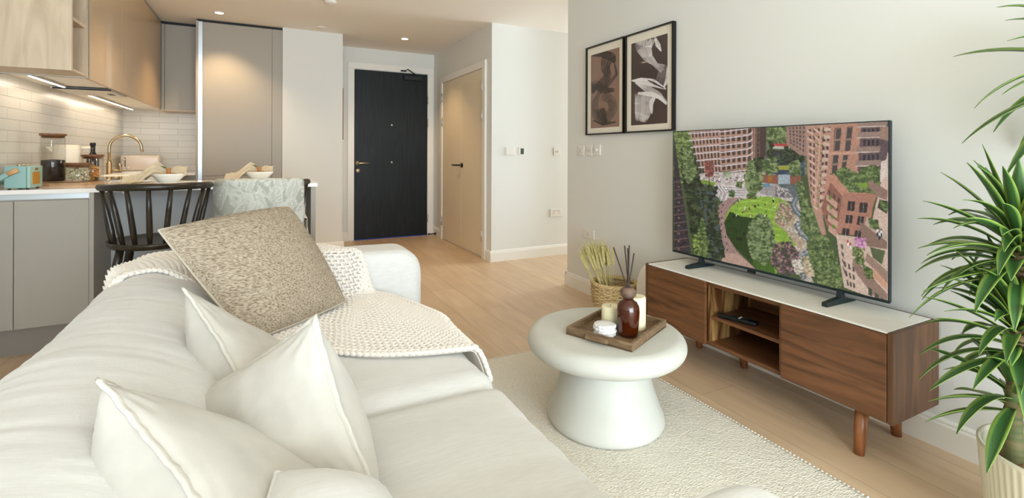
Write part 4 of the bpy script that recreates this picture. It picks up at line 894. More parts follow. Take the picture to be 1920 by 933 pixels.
cv.poly([(872, 505), (988, 590), (988, 622), (900, 610), (868, 540)], (132, 106, 94)); cv.poly([(900, 480), (990, 560), (988, 590), (890, 515)], (176, 160, 146)); T_([(905, 488), (950, 500), (950, 540), (915, 525)], 160, 5, G1)
for x, y in ((946, 545), (962, 550), (954, 560)): cv.dot(x, y, 5, (220, 214, 210), 1, 13); cv.dot(x, y + 12, 4, (40, 44, 60), 1, 10); cv.dot(x, y - 13, 3.4, (70, 50, 40))
cv.poly([(800, 575), (900, 600), (880, 660), (812, 640)], (196, 172, 156)); T_([(848, 572), (892, 576), (890, 622), (852, 616)], 240, 5, [(190, 130, 170), (160, 96, 140), (216, 170, 196)]); T_([(840, 612), (885, 620), (880, 660), (840, 650)], 160, 5, G1 + [(200, 176, 140)])
for x, y in ((815, 590), (826, 602)): cv.dot(x, y, 4, (170, 60, 60), 1, 9); cv.dot(x + 2, y + 12, 4, (230, 226, 220), 1, 9)
cv.poly([(912, 612), (980, 630), (965, 690), (925, 660)], (84, 96, 66)); cv.poly([(840, 660), (900, 720), (990, 820), (990, 862), (930, 830), (855, 730), (836, 690)], (140, 114, 102)); cv.poly([(900, 640), (990, 720), (990, 770), (890, 670)], (150, 124, 110))
T_([(880, 690), (930, 720), (940, 750), (900, 750)], 200, 5, G1); T_([(850, 655), (890, 665), (880, 690), (852, 680)], 90, 5, G1)
cv.poly([(925, 700), (988, 770), (985, 800), (925, 745)], (196, 150, 124)); wins([(790, 660), (850, 700), (850, 800), (812, 790)], 3, 3, (80, 70, 66), .5, .6); wins([(778, 590), (800, 600), (812, 760), (790, 700)], 1, 4, (90, 80, 74), .5, .6)
wins([(900, 780), (985, 850), (985, 858), (900, 822)], 3, 1, (70, 76, 60), .6, .9)
yy = np.linspace(TY1 - .004, TY0 + .004, 460); zz = np.linspace(TZ1 - .004, TZ0 + .011, 300)
YY, ZZ = np.meshgrid(yy, zz, indexing='ij'); PX, PY = photo_px(TX, YY, ZZ)
col = cv.sample((PX - 1240) * 2.3326, (PY - 200) * 2.3326)
col = col * (1 + .16 * (vn(PX * 1.3, PY * 1.3) + vn(PX * .45 + 5, PY * .45)))[..., None]
grid('screen', np.stack([np.full_like(YY, -.0004 + .0002), YY - YC, ZZ - ZB], -1), 'tv_picture', t, paint=col, smooth=False)
# ---------------------------------------------------------------- remote control
t = thing('remote_control', 'black remote control lying on the upper shelf of the bench', 'remote control', (1.905, 1.475, .2975), .25)
MB().box((-.02, -.085, 0), (.02, .085, .018), .006, 3).build('body', 'black_plastic', t)
for i in range(5):
    for j in (-1, 0, 1): MB().box((j * .011 - .0035, -.05 + i * .018, .0178), (j * .011 + .0035, -.043 + i * .018, .0200)).build('button', 'switch_plastic' if i == 2 else 'tv_metal', t)
# ---------------------------------------------------------------- framed prints
def brush(cv, pts, w, col, R, n=60, al=.9, jit=14, gaps=.25):
    p = np.array(pts, float); tt = np.linspace(0, 1, len(p)); T2 = np.linspace(0, 1, 70)
    # Catmull-like smoothing
    sx = np.interp(T2, tt, p[:, 0]); sy = np.interp(T2, tt, p[:, 1])
    for _ in range(6): sx[1:-1] = (sx[:-2] + sx[1:-1] * 2 + sx[2:]) / 4; sy[1:-1] = (sy[:-2] + sy[1:-1] * 2 + sy[2:]) / 4
    ww = np.interp(T2, np.linspace(0, 1, len(w)), w); dx = np.gradient(sx); dy = np.gradient(sy); L = np.hypot(dx, dy) + 1e-6
    for k in range(n):
        o = (k + R.random()) / n * 2 - 1; c = np.array(col, float) + jit * R.standard_normal(); s = int(gaps * 40 * R.random() ** 2); e = 70 - int(gaps * 60 * R.random() ** 2); a = al * (.4 + .6 * R.random())
        for i in range(s, e):
            x = sx[i] - dy[i] / L[i] * o * ww[i] / 2; y = sy[i] + dx[i] / L[i] * o * ww[i] / 2
            cv.dot(x, y, max(ww[i] / n * 1.3, 1.6), c, a)
def print_frame(y0, y1, z0, z1, label, bg, draw):
    X = XR - .026; t = thing('framed_print', label, 'framed print', (XR - .001, (y0 + y1) / 2, z0)); yc = (y0 + y1) / 2
    b = MB()
    for q in (((y0, z0), (y0 + .009, z1)), ((y1 - .009, z0), (y1, z1)), ((y0 + .009, z0), (y1 - .009, z0 + .009)), ((y0 + .009, z1 - .009), (y1 - .009, z1))):
        b.box((-.028, q[0][0] - yc, q[0][1] - z0), (0, q[1][0] - yc, q[1][1] - z0))
    b.build('frame', 'frame_black', t)
    MB().box((-.016, y0 - yc + .0095, .0095), (-.002, y1 - yc - .0095, z1 - z0 - .0095)).build('mount', 'mount_board', t)
    cv = Canvas(715, 933, bg); draw(cv)
    a0, a1 = y0 + .052, y1 - .052; c0, c1 = z0 + .048, z1 - .062
    YY, ZZ = np.meshgrid(np.linspace(a1, a0, 150), np.linspace(c1, c0, 230), indexing='ij'); PX, PY = photo_px(XR - .018, YY, ZZ)
    col = cv.sample((PX - 1060) * 3.109, (PY - 20) * 3.109)
    grid('print', np.stack([np.full_like(YY, -.0170), YY - yc, ZZ - z0], -1), 'print_paper', t, paint=col, smooth=False)
R1 = np.random.default_rng(5)
def dr_dark(c):
    K = (48, 40, 36)
    brush(c, [(158, 262), (215, 250), (270, 268), (285, 300)], [6, 40, 50, 16], K, R1, 60)
    brush(c, [(245, 270), (232, 330), (250, 380), (215, 430), (180, 470)], [70, 52, 40, 55, 60], K, R1, 60, .5)
    brush(c, [(285, 300), (300, 370), (250, 430), (215, 460)], [6, 14, 22, 10], K, R1, 20, .4)
    brush(c, [(160, 480), (175, 425), (225, 465), (285, 462)], [10, 50, 40, 18], K, R1, 50, .5)
    brush(c, [(215, 490), (270, 520), (278, 580), (235, 630), (215, 655)], [60, 50, 46, 60, 14], (62, 52, 46), R1, 60, .42)
    brush(c, [(195, 480), (170, 540), (175, 610), (205, 650)], [16, 40, 40, 26], (92, 78, 66), R1, 50, .5)
    brush(c, [(200, 570), (215, 620), (240, 655)], [60, 60, 14], K, R1, 40, .4)
    brush(c, [(165, 640), (220, 662), (292, 648)], [5, 14, 6], K, R1, 14, .9, gaps=.05)
def dr_white(c):
    W_ = (226, 222, 222)
    brush(c, [(470, 155), (455, 210), (480, 270), (545, 330)], [110, 96, 60, 10], W_, R1, 80, .6)
    brush(c, [(522, 155), (540, 200), (558, 235)], [10, 30, 6], W_, R1, 20, .5)
    brush(c, [(480, 270), (530, 320), (575, 340), (560, 430)], [10, 30, 56, 76], (176, 168, 170), R1, 60, .4)
    brush(c, [(598, 320), (596, 400), (575, 445)], [10, 22, 8], W_, R1, 18, .5)
    brush(c, [(388, 408), (440, 408), (510, 420), (585, 455)], [4, 34, 44, 8], W_, R1, 60, .8)
    brush(c, [(410, 420), (470, 450), (540, 490), (592, 540)], [8, 40, 40, 12], W_, R1, 50, .5)
    brush(c, [(425, 480), (500, 486), (550, 505), (590, 545)], [12, 30, 20, 8], W_, R1, 40, .8)
    brush(c, [(450, 480), (455, 540), (450, 600), (440, 645)], [90, 100, 90, 60], W_, R1, 90, .5, gaps=.35)
    brush(c, [(520, 500), (500, 540), (504, 600)], [20, 26, 8], W_, R1, 24, .5)
    brush(c, [(480, 404), (520, 424), (575, 452)], [3, 10, 3], (50, 40, 42), R1, 6, .9)
print_frame(2.545, 2.970, 1.186, 1.834, 'framed print of dark brush strokes on brown, left of the pair', (136, 108, 94), dr_dark)
print_frame(2.105, 2.530, 1.186, 1.832, 'framed print of white brush strokes on dark brown, right of the pair', (66, 53, 53), dr_white)
# ---------------------------------------------------------------- rug
ny, nx = 120, 90; X0, X1, Y0, Y1 = .57, 1.637, .10, 2.232
P = np.zeros((nx, ny, 3))
for i in range(nx):
    for j in range(ny):
        x = X0 + (X1 - X0) * i / (nx - 1); y = Y0 + (Y1 - Y0) * j / (ny - 1); P[i, j] = (x, y, .0095 + .001 * math.sin(x * 31) * math.sin(y * 23))
t = thing('area_rug', 'cream woven wool rug under the round coffee table', 'rug', (.97, 1.17, 0))
P -= np.array([.97, 1.17, 0]); P[:, :, 0] += .0; o = grid('pile', P, 'rug_wool', t); md = o.modifiers.new('t', 'SOLIDIFY'); md.thickness = .009; md.offset = -1
b = MB()
def bead(x, y):
    r = .0055; vs = []; n = 6
    for k in range(n):
        a = 2 * PI * k / n; vs.append((x + r * math.cos(a), y + r * math.sin(a), .002)); 
    for k in range(n):
        a = 2 * PI * k / n; vs.append((x + r * .8 * math.cos(a), y + r * .8 * math.sin(a), .0105))
    vs.append((x, y, .0125))
    b.add(vs, [(k, (k + 1) % n, n + (k + 1) % n, n + k) for k in range(n)] + [(n + k, n + (k + 1) % n, 2 * n) for k in range(n)], True)
y = Y0
while y < Y1: bead(X1 - .97 + .002, y - 1.17); y += .0135
x = X0
while x < X1: bead(x - .97, Y1 - 1.17 + .001); x += .0135
b.build('bound_edge', 'rug_wool', t)
# ---------------------------------------------------------------- coffee table
TCX, TCY = 1.207, 1.535
t = thing('coffee_table', 'round off-white pedestal coffee table with cone-shaped base', 'coffee table', (TCX, TCY, .0115))
prof = [(0, 0), (.214, 0), (.222, .004), (.226, .014), (.224, .03)]
for i in range(9): prof.append((.224 - (.224 - .160) * (i + 1) / 9 - .006 * math.sin(PI * (i + 1) / 9), .03 + (.235 - .03) * (i + 1) / 9))
prof += [(.155, .248), (.158, .258), (.150, .262), (0, .262)]
MB().lathe(prof, n=96).build('base', 'table_stone', t)
pr2 = [(0, .2625), (.17, .2625), (.25, .266)]
for i in range(15):
    a = -PI / 2 + PI * i / 14; pr2.append((.262 + .044 * math.cos(a), .306 + .040 * math.sin(a)))
pr2 += [(.15, .3465), (0, .3465)]
MB().lathe(pr2, n=128).build('top', 'table_stone', t)
TZ = .0115 + .3465
# tray
c4 = [Vector((1.037, 1.559, 0)), Vector((1.33, 1.684, 0)), Vector((1.436, 1.444, 0)), Vector((1.144, 1.304, 0))]
ctr = sum(c4, Vector()) / 4; ang = math.atan2(c4[2].y - c4[3].y + c4[1].y - c4[0].y, c4[2].x - c4[3].x + c4[1].x - c4[0].x)
t = thing('serving_tray', 'square brown wooden tray with cut handles on the coffee table', 'tray', (ctr.x, ctr.y, TZ), ang)
a, c = .160, .135
MB().box((-a, -c, .001), (a, c, .008)).build('base', 'tray_wood', t)
for i, q in enumerate((((-a, -c, .0), (a, -c + .012, .030)), ((-a, c - .012, 0), (a, c, .030)), ((-a, -c + .0121, 0), (-a + .012, c - .0121, .030)), ((a - .012, -c + .0121, 0), (a, c - .0121, .030)))):
    MB().box(*q, .0012).build('side', 'tray_wood', t)
MB().box((-a - .018, -.045, .010), (-a - .0005, .045, .027), .003).build('handle', 'tray_wood', t)
MB().box((a + .0005, -.045, .010), (a + .018, .045, .027), .003).build('handle', 'tray_wood', t)
TB = TZ + .0085
cx0, cy0 = 1.155, 1.472
labs = ['white scalloped marble coaster, topmost of the stack on the tray', 'white scalloped marble coaster, second from the top of the stack', 'white scalloped marble coaster, second from the bottom of the stack', 'white scalloped marble coaster, bottom of the stack on the tray']
n = 72; ring = [(.041 + .0012 * math.cos(14 * 2 * PI * i / n)) for i in range(n)]
b = MB(); rows = []
for k, z in ((.96, 0), (1, .0015), (1, .0082), (.97, .0096), (.5, .0098)): rows.append([(ring[i] * k * math.cos(2 * PI * i / n), ring[i] * k * math.sin(2 * PI * i / n), z) for i in range(n)])
vs = [v for r_ in rows for v in r_]; fs = [(q * n + i, q * n + (i + 1) % n, (q + 1) * n + (i + 1) % n, (q + 1) * n + i) for q in range(4) for i in range(n)] + [tuple(range(n))[::-1], tuple(4 * n + i for i in range(n))]
co = b.add(vs, fs, True).build('coaster', 'coaster_marble', loc=(cx0, cy0, TB)); tag(co, labs[3], 'coaster', 'stacked marble coasters')
for k in range(1, 4):
    d = co.copy(); COL.objects.link(d); d.location = (cx0 + .002 * math.sin(k * 2.1), cy0 + .002 * math.cos(k * 3), TB + k * .0102); d.rotation_euler = (0, 0, k * .7); d['label'] = labs[3 - k]
t = thing('reed_diffuser', 'amber glass reed diffuser bottle with a wooden ball collar', 'reed diffuser', (1.228, 1.425, TB))
MB().lathe([(0, .002), (.026, .002), (.032, .0), (.036, .004), (.038, .02), (.0415, .07), (.0425, .092), (.040, .112), (.032, .126), (.020, .133), (.018, .140), (.015, .140), (.015, .133), (.027, .124), (.036, .110), (.038, .092), (.037, .07), (.034, .02), (.031, .010), (0, .009)], n=56).build('bottle', 'amber_glass', t)
MB().lathe([(0, .0095), (.030, .0105), (.0335, .02), (.0360, .055), (0, .0555)], n=40).build('oil', 'amber_glass', t)
MB().lathe([(.009, .1405), (.020, .1405), (.0275, .150), (.0295, .160), (.0275, .171), (.018, .180), (.006, .182), (.006, .1405)], n=36).build('collar', 'ball_wood', t)
for dx, dy, L, x0 in ((-.050, .03, .30, -.004), (-.012, .012, .305, .002), (-.004, -.01, .31, .0), (.006, .015, .295, .003), (.012, -.02, .28, .001)):
    MB().tube([(x0 * .2, 0, .10), (x0, 0, .178), (x0 + dx * .9, dy * .9, .03 + L)], .0024, 8).build('reed', 'reed_dark', t)
t = thing('pillar_candle', 'tall ivory pillar candle at the right of the amber bottle', 'candle', (1.305, 1.468, TB))
MB().lathe([(0, 0), (.036, 0), (.037, .002), (.037, .122), (.034, .126), (.02, .1235), (0, .122)], n=56).build('wax', 'candle_wax', t)
MB().tube([(0, 0, .122), (.001, 0, .130)], .0009, 6).build('wick', 'reed_dark', t)
t = thing('pillar_candle', 'short ivory pillar candle behind the amber bottle', 'candle', (1.230, 1.532, TB))
MB().lathe([(0, 0), (.034, 0), (.035, .002), (.035, .078), (.032, .082), (.02, .0795), (0, .078)], n=56).build('wax', 'candle_wax', t)
MB().tube([(0, 0, .078), (.001, 0, .086)], .0009, 6).build('wick', 'reed_dark', t)
# ---------------------------------------------------------------- basket with wheat, plush cushion behind
BC = Vector((2.025, 2.485, 0))
t = thing('wicker_basket', 'woven seagrass basket holding dried wheat on the floor by the wall', 'basket', BC)
b = MB(); H = .215
def brad(z): return .100 + .042 * math.sin(min(1, z / H) * 2.0) 
for k in range(19):
    z = .008 + k * .0108
    for ph in (0, 1):
        pts = [((brad(z) + .005 * math.cos(11 * a + (k % 2) * PI + ph * PI)) * math.cos(a), (brad(z) + .005 * math.cos(11 * a + (k % 2) * PI + ph * PI)) * math.sin(a), z + .002 * math.sin(3 * a + k) + ph * .0005) for a in np.linspace(0, 2 * PI, 67)]
        if ph == 0: b.tube(pts, .0060, 6, cap=False)
for k in range(22):
    a = 2 * PI * k / 22; b.tube([(brad(z) * math.cos(a + .25 * z / H), brad(z) * math.sin(a + .25 * z / H), z) for z in np.linspace(.004, H, 9)], .0045, 6)
b.lathe([(0, .001), (.098, .001), (.098, .006), (0, .006)], n=40)
b.build('body', 'basket_weave', t)
b = MB()
for ph in range(3): b.tube([((brad(H) + .007 * math.cos(14 * a + ph * 2.09)) * math.cos(a), (brad(H) + .007 * math.cos(14 * a + ph * 2.09)) * math.sin(a), H + .008 * math.sin(14 * a + ph * 2.09)) for a in np.linspace(0, 2 * PI, 180)], .0085, 7, cap=False)
b.build('rim', 'basket_weave', t)
def stalk(L):
    b = MB(); b.tube([(0, 0, 0), (0, 0, L * .5), (.004, 0, L * .72)], .0014, 5)
    z0 = L * .72
    for k in range(11):
        z = z0 + k * .0090
        for sd in range(4):
            a = sd * PI / 2 + (k % 2) * .6
            p = Vector((.004 + .0035 * math.cos(a), .0035 * math.sin(a), z)); q = p + Vector((.003 * math.cos(a), .003 * math.sin(a), .012))
            b.tube([p, p.lerp(q, .5), q], [.0018, .0046, .0010], 5)
            if k % 2 == 0: b.tube([q, q + Vector((.007 * math.cos(a), .007 * math.sin(a), .045))], [.0006, .0003], 3, cap=False)
    return b
wt = stalk(.44).build('wheat_stalk', 'wheat'); R = random.Random(8); first = True
tag(wt, 'dried bearded wheat stalk standing in the woven basket', 'dried wheat', 'dried wheat stalks in the basket')
for k in range(44):
    o = wt if first else wt.copy()
    if not first: COL.objects.link(o)
    first = False
    a = R.random() * 2 * PI; r_ = .05 * math.sqrt(R.random()); o.location = (BC.x - .02 + r_ * math.cos(a), BC.y + .0 + r_ * math.sin(a), .03)
    # fan leaning towards the open end of the wall
    lean = R.uniform(.05, .50); o.rotation_euler = (-lean * .75, -lean * .72 + R.uniform(-.07, .07), 0) ; s = R.uniform(.90, 1.06); o.scale = (s, s, s)
def blobgrid(name, f, m, nu=48, nv=32, parent=None, **k):
    U, V = np.meshgrid(np.linspace(0, PI, nv), np.linspace(0, 2 * PI, nu, endpoint=False), indexing='ij')
    P = f(U, V); return grid(name, P, m, parent, closed=True, **k)
def puff(cx, cy, cz, a, b_, c_, e=.75):
    def f(U, V):
        sg = lambda x: np.sign(x) * np.abs(x) ** e
        X = a * sg(np.sin(U)) * sg(np.cos(V)); Y = b_ * sg(np.sin(U)) * sg(np.sin(V)); Z = c_ * sg(np.cos(U))
        return np.stack([X + cx, Y + cy, Z + cz], -1)
    return f
o = blobgrid('plush_pouf', puff(0, 0, .20, .085, .125, .20, .8), 'boucle', loc=(2.075, 2.165, 0)); tag(o, 'white plush boucle cushion standing between basket and bench', 'cushion')
# ---------------------------------------------------------------- potted dracaena
PC = Vector((1.838, .457, 0))
t = thing('potted_dracaena', 'tall variegated dracaena in a cream ribbed pot right of the bench', 'potted plant', PC)
n = 240; b = MB(); rows = []
for (r_, z, rib) in ((.132, 0, 0), (.136, .004, 0), (.140, .012, 1), (.152, .12, 1), (.163, .252, 1), (.166, .262, .0), (.166, .270, 0), (.159, .272, 0), (.156, .262, 0), (.154, .21, 0)):
    rows.append([((r_ + rib * .0022 * math.cos(60 * 2 * PI * i / n)) * math.cos(2 * PI * i / n), (r_ + rib * .0022 * math.cos(60 * 2 * PI * i / n)) * math.sin(2 * PI * i / n), z) for i in range(n)])
vs = [v for q in rows for v in q]; k = len(rows)
b.add(vs, [(q * n + i, q * n + (i + 1) % n, (q + 1) * n + (i + 1) % n, (q + 1) * n + i) for q in range(k - 1) for i in range(n)] + [tuple(range(n))[::-1], tuple((k - 1) * n + i for i in range(n))], True)
b.build('pot', 'pot_cream', t)
def crumple(U, V):
    r_ = .150 * U / PI * (1 + .0 * V); z = .232 + .018 * np.sin(V * 5 + r_ * 60) * (r_ / .15) + .012 * np.sin(V * 9 - r_ * 90) + .014 * np.sin(V * 2 + 1)
    return np.stack([r_ * np.cos(V), r_ * np.sin(V), z], -1)
blobgrid('wrapping_paper', crumple, 'kraft_paper', 120, 24, t)
crowns = [((-.05, .08), [(.0, .0, .22), (.004, .004, .36), (-.004, -.002, .44)], .021, 'bark', .56),
          ((-.05, .078), [(-.004, .0, .4405), (.004, .0, .52), (.003, -.005, .66), (.004, -.005, .80)], .018, 'bark_brown', .88),
          ((.05, -.02), [(.0, .0, .22), (.03, .02, .6), (.06, .02, 1.0), (.07, .02, 1.22)], .024, 'bark_brown', 1.24)]
def leaf_paint(nl, nw):
    c = np.zeros((nl, nw, 3)); v = np.abs(np.linspace(-1, 1, nw))[None, :, None]; u = np.linspace(0, 1, nl)[:, None, None]
    g = np.array((50, 90, 44.)); y = np.array((166, 192, 86.)); m = sstep(.50, .78, v) * (1 - .3 * u); c = g * (1 - m) + y * m
    mid = (v < .12) * .25; return c * (1 - mid) + np.array((92, 120, 70.)) * mid
def rosette(name, c, n, L0, L1, seed, down=.0, hspan=.14, wid=.017, t=None):
    R = random.Random(seed); V = []; F = []; CC = []; nl, nw = 14, 5; off = 0
    for k in range(n):
        f = k / (n - 1); az = k * 2.39996 + R.uniform(-.3, .3); el = -.10 + f * 1.45 + R.uniform(-.12, .12) - down; L = (L0 + (L1 - L0) * R.random()) * (1 - .25 * f)
        base = Vector(c) + Vector((0, 0, -hspan * .5 + hspan * f)); d = Vector((math.cos(az) * math.cos(el), math.sin(az) * math.cos(el), math.sin(el)))
        p = base + Vector((math.cos(az), math.sin(az), 0)) * .012; side = Vector((-math.sin(az), math.cos(az), 0)); droop = R.uniform(.05, .14); tw = R.uniform(-.5, .5); w_ = wid * R.uniform(.8, 1.15)
        pts = []
        for i in range(nl):
            u = i / (nl - 1); wl = w_ * (math.sin(PI * min(1, (u + .12) * .80)) ** .8) * (1 - u ** 6) + .001
            s = side * math.cos(tw * u) + Vector((0, 0, 1)) * math.sin(tw * u); up = d.cross(s).normalized()
            for j in range(nw):
                v = j / (nw - 1) * 2 - 1; pts.append(p + s * wl * v - up * wl * .45 * (1 - abs(v)) * (1 if up.z > 0 else -1))
            p = p + d * (L / (nl - 1)); d = (d + Vector((0, 0, -droop))).normalized()
        V += pts; CC.append(leaf_paint(nl, nw).reshape(-1, 3))
        for i in range(nl - 1):
            for j in range(nw - 1): F.append((off + i * nw + j, off + (i + 1) * nw + j, off + (i + 1) * nw + j + 1, off + i * nw + j + 1))
        off += nl * nw
    # keep the leaves on the room side of the wall
    V = [Vector((min(v.x, XR - PC.x - .012), v.y, v.z)) for v in V]
    me = bpy.data.meshes.new(name); me.from_pydata([tuple(v) for v in V], [], F); set_paint(me, np.concatenate(CC)); o = link(name, me, 'plant_leaf', t, True)
    md = o.modifiers.new('t', 'SOLIDIFY'); md.thickness = .0008; return o
for (dx, dy), pts, r_, m_, zc in crowns:
    p2 = [Vector((dx + p[0], dy + p[1], p[2])) for p in pts]; q = []
    for i in range(len(p2) - 1):
        for s in range(12): q.append(p2[i].lerp(p2[i + 1], s / 12))
    q.append(p2[-1]); MB().tube(q, [r_ * (1 + .05 * math.sin(i * 2.1)) * (1 - .2 * i / len(q)) for i in range(len(q))], 16).build('stem', m_, t)
rosette('foliage', (-.05, .08, .41), 22, .18, .25, 3, .10, .10, .015, t)
rosette('foliage', (-.055, .075, .58), 60, .18, .26, 4, .0, .14, .015, t)
rosette('foliage', (-.045, .075, .80), 84, .19, .28, 5, -.05, .16, .016, t)
rosette('foliage', (.15, -.05, 1.27), 34, .32, .40, 9, .0, .14, .017, t)
# ---------------------------------------------------------------- sofa
def F_back(y):      # crest height wobble
    return .004 * np.sin(y * 9) + .003 * np.sin(y * 23 + 1)
def h_sofa(x, y):
    """height of the upholstery surface"""
    x = np.asarray(x, float); y = np.asarray(y, float)
    seat = .445 - .19 * sstep(.575, .66, x) - .004 * np.cos((y - .83) * 3.4)
    back = np.where(x < -.32, .634 - .30 * (1 - sstep(-.52, -.40, x)), .634 - .20 * sstep(-.33, .02, x))
    z = np.maximum(seat, np.where(x < .03, back, 0))
    arm = (.621 - .012 * sstep(.4, .64, x)) * sstep(2.055, 2.125, y) * (1 - .9 * sstep(.60, .68, x))
    return np.maximum(z, arm)
t = thing('sofa', 'long off-white linen sofa with rolled back and low square arms', 'sofa', (.1, 1.3, 0))
O3 = np.array([.1, 1.3, 0])
MB().box((-.55, -1.04, .05), (.47, 1.03, .29), .02, 3).build('frame', 'linen_white', t)
for sx in (-.5, .42):
    for sy in (-1.0, .98): MB().lathe([(0, 0), (.018, 0), (.026, .05), (0, .05)], (sx, sy, 0), 16).build('foot', 'chair_wood', t)
# backrest: rounded profile swept along the sofa, with soft wrinkles
pf = [(-.452, .06), (-.462, .30), (-.466, .48), (-.462, .54), (-.448, .585), (-.42, .612), (-.38, .624), (-.33, .624), (-.28, .614), (-.22, .594), (-.16, .564), (-.10, .526), (-.05, .486), (-.01, .445), (.012, .40), (.014, .34), (.01, .30), (-.10, .295), (-.30, .29), (-.452, .06)]
pf = np.array(pf); pf[:, 1] += .010 * (pf[:, 1] > .5); pf[:, 0] -= .010 * (pf[:, 0] < -.40); d = np.r_[0, np.cumsum(np.hypot(*np.diff(pf, axis=0).T))]; tt = np.linspace(0, d[-1], 110); px_ = np.interp(tt, d, pf[:, 0]); pz_ = np.interp(tt, d, pf[:, 1])
for _ in range(3):
    px_[1:-1] = (px_[:-2] + 2 * px_[1:-1] + px_[2:]) / 4; pz_[1:-1] = (pz_[:-2] + 2 * pz_[1:-1] + pz_[2:]) / 4
ys = np.linspace(.30, 2.36, 260); P = np.zeros((260, 110, 3))
for i, y in enumerate(ys):
    e = min(1, (2.36 - y) / .06, (y - .30) / .06); k = 1 - .10 * (1 - math.sqrt(max(0, 1 - (1 - e) ** 2)))
    wr = .0032 * vn(px_ * 5 + 3, np.full_like(px_, y * 26)) + .0022 * vn(px_ * 9, np.full_like(px_, y * 55 + 7)) + .012 * vn(px_ * 3, np.full_like(px_, y * 4))
    nz = np.clip((pz_ - .3) / .2, 0, 1)
    P[i, :, 0] = -.22 + (px_ + .22) * k + wr * .5 * nz * np.sign(px_ + .25); P[i, :, 1] = y; P[i, :, 2] = (pz_ - .3) * (k if e < 1 else 1) + .3 + wr * nz
o = grid('backrest', P - O3, 'linen_white', t)
me = o.data; bmm = bmesh.new(); bmm.from_mesh(me); bmesh.ops.remove_doubles(bmm, verts=bmm.verts[:], dist=1e-5); bmesh.ops.holes_fill(bmm, edges=[e for e in bmm.edges if e.is_boundary]); bmesh.ops.recalc_face_normals(bmm, faces=bmm.faces[:]); bmm.to_mesh(me); bmm.free()
def cushion_block(name, x0, x1, y0, y1, z0, z1, r, crown, m, parent, wr=.004, seed=0, n=70):
    """rounded upholstered block"""
    a, b_ = n, n; out = []
    U = np.linspace(-1, 1, a); cx, cy, cz = (x0 + x1) / 2, (y0 + y1) / 2, (z0 + z1) / 2; hx, hy, hz = (x1 - x0) / 2, (y1 - y0) / 2, (z1 - z0) / 2
    bmq = bmesh.new(); bmesh.ops.create_cube(bmq, size=2); bmesh.ops.subdivide_edges(bmq, edges=bmq.edges[:], cuts=n // 2, use_grid_fill=True)
    for v in bmq.verts:
        p = np.array([v.co.x * hx, v.co.y * hy, v.co.z * hz]); q = np.clip(p, [-hx + r, -hy + r, -hz + min(r, hz)], [hx - r, hy - r, hz - min(r, hz)]); d = p - q; L = np.linalg.norm(d)
        # sphere-ish mapping of the corner zone
        if L > 1e-9:
            mx = np.max(np.abs(d)); d = d / L * mx
        p = q + d; u, w_ = p[0] / hx, p[1] / hy
        if v.co.z > 0: p[2] += crown * max(0, 1 - u * u) * max(0, 1 - w_ * w_) * (v.co.z > 0)
        X, Y = p[0] + cx, p[1] + cy
        p = p + (d / (np.linalg.norm(d) + 1e-9) if L > 1e-9 else np.array([0, 0, np.sign(v.co.z) if abs(v.co.z) > .99 else 0])) * (wr * float(vn(np.array(X * 5 + seed), np.array(Y * 24))) + wr * 1.6 * float(vn(np.array(X * 3 + Y * 2 + seed), np.array(Y * 4 + p[2] * 6))))
        v.co = Vector((p[0] + cx, p[1] + cy, p[2] + cz)) - Vector(O3)
    bmesh.ops.recalc_face_normals(bmq, faces=bmq.faces[:]); me = bpy.data.meshes.new(name); bmq.to_mesh(me); bmq.free()
    return link(name, me, m, parent, True)
cushion_block('seat_cushion', -.02, .582, .45, 1.195, .27, .430, .055, .018, 'linen_white', t, .006, 0)
cushion_block('seat_cushion', -.02, .578, 1.198, 2.135, .27, .434, .055, .016, 'linen_white', t, .006, 5)
def arm(y0, y1, name='arm'):
    pr_ = [(-.44, .06), (.640, .06), (.648, .30), (.648, .46)]
    for i in range(10):
        a = i / 9 * PI / 2; pr_.append((.548 + .100 * math.cos(a), .515 + .102 * math.sin(a)))
    pr_ += [(.40, .619), (.10, .617), (-.20, .617), (-.34, .61)]
    for i in range(6):
        a = PI / 2 + i / 5 * PI / 2; pr_.append((-.38 + .07 * math.cos(a), .545 + .07 * math.sin(a)))
    pr_ += [(-.452, .30)]
    q = np.array(pr_ + [pr_[0]]); d = np.r_[0, np.cumsum(np.hypot(*np.diff(q, axis=0).T))]; tt = np.linspace(0, d[-1], 160, endpoint=False); X = np.interp(tt, d, q[:, 0]); Z = np.interp(tt, d, q[:, 1])
    c = np.array([.10, .34]); N = 26; P = []
    for j in range(N):
        v = j / (N - 1); y = y0 + (y1 - y0) * (.5 - .5 * math.cos(v * PI)); e = min(1, (y - y0) / .045, (y1 - y) / .045); ins = .045 * (1 - math.sqrt(max(0, 1 - (1 - e) ** 2)))
        dx, dz = X - c[0], Z - c[1]; sx = (.55 - ins) / .55; sz = (.28 - ins) / .28
        P.append(np.stack([c[0] + dx * sx, np.full_like(X, y) + .004 * vn(X * 6, Z * 6), c[1] + dz * sz + .003 * vn(X * 8, np.full_like(X, y * 8))], -1))
    o = grid(name, np.array(P) - O3, 'linen_white', t, closed=True)
    bmm = bmesh.new(); bmm.from_mesh(o.data); bmesh.ops.holes_fill(bmm, edges=[e for e in bmm.edges if e.is_boundary]); bmesh.ops.recalc_face_normals(bmm, faces=bmm.faces[:]); bmm.to_mesh(o.data); bmm.free()
    # welt seams
    for yy in (y0 + .014, y1 - .014):
        k = 1 - .010 / .55; MB().tube([(c[0] + (X[i] - c[0]) * k - O3[0], yy - O3[1], c[1] + (Z[i] - c[1]) * (1 - .012 / .28)) for i in range(8, 150, 2)], .0028, 6).build('welt', 'linen_white', t)
    return o
arm(2.135, 2.375); arm(.215, .460)
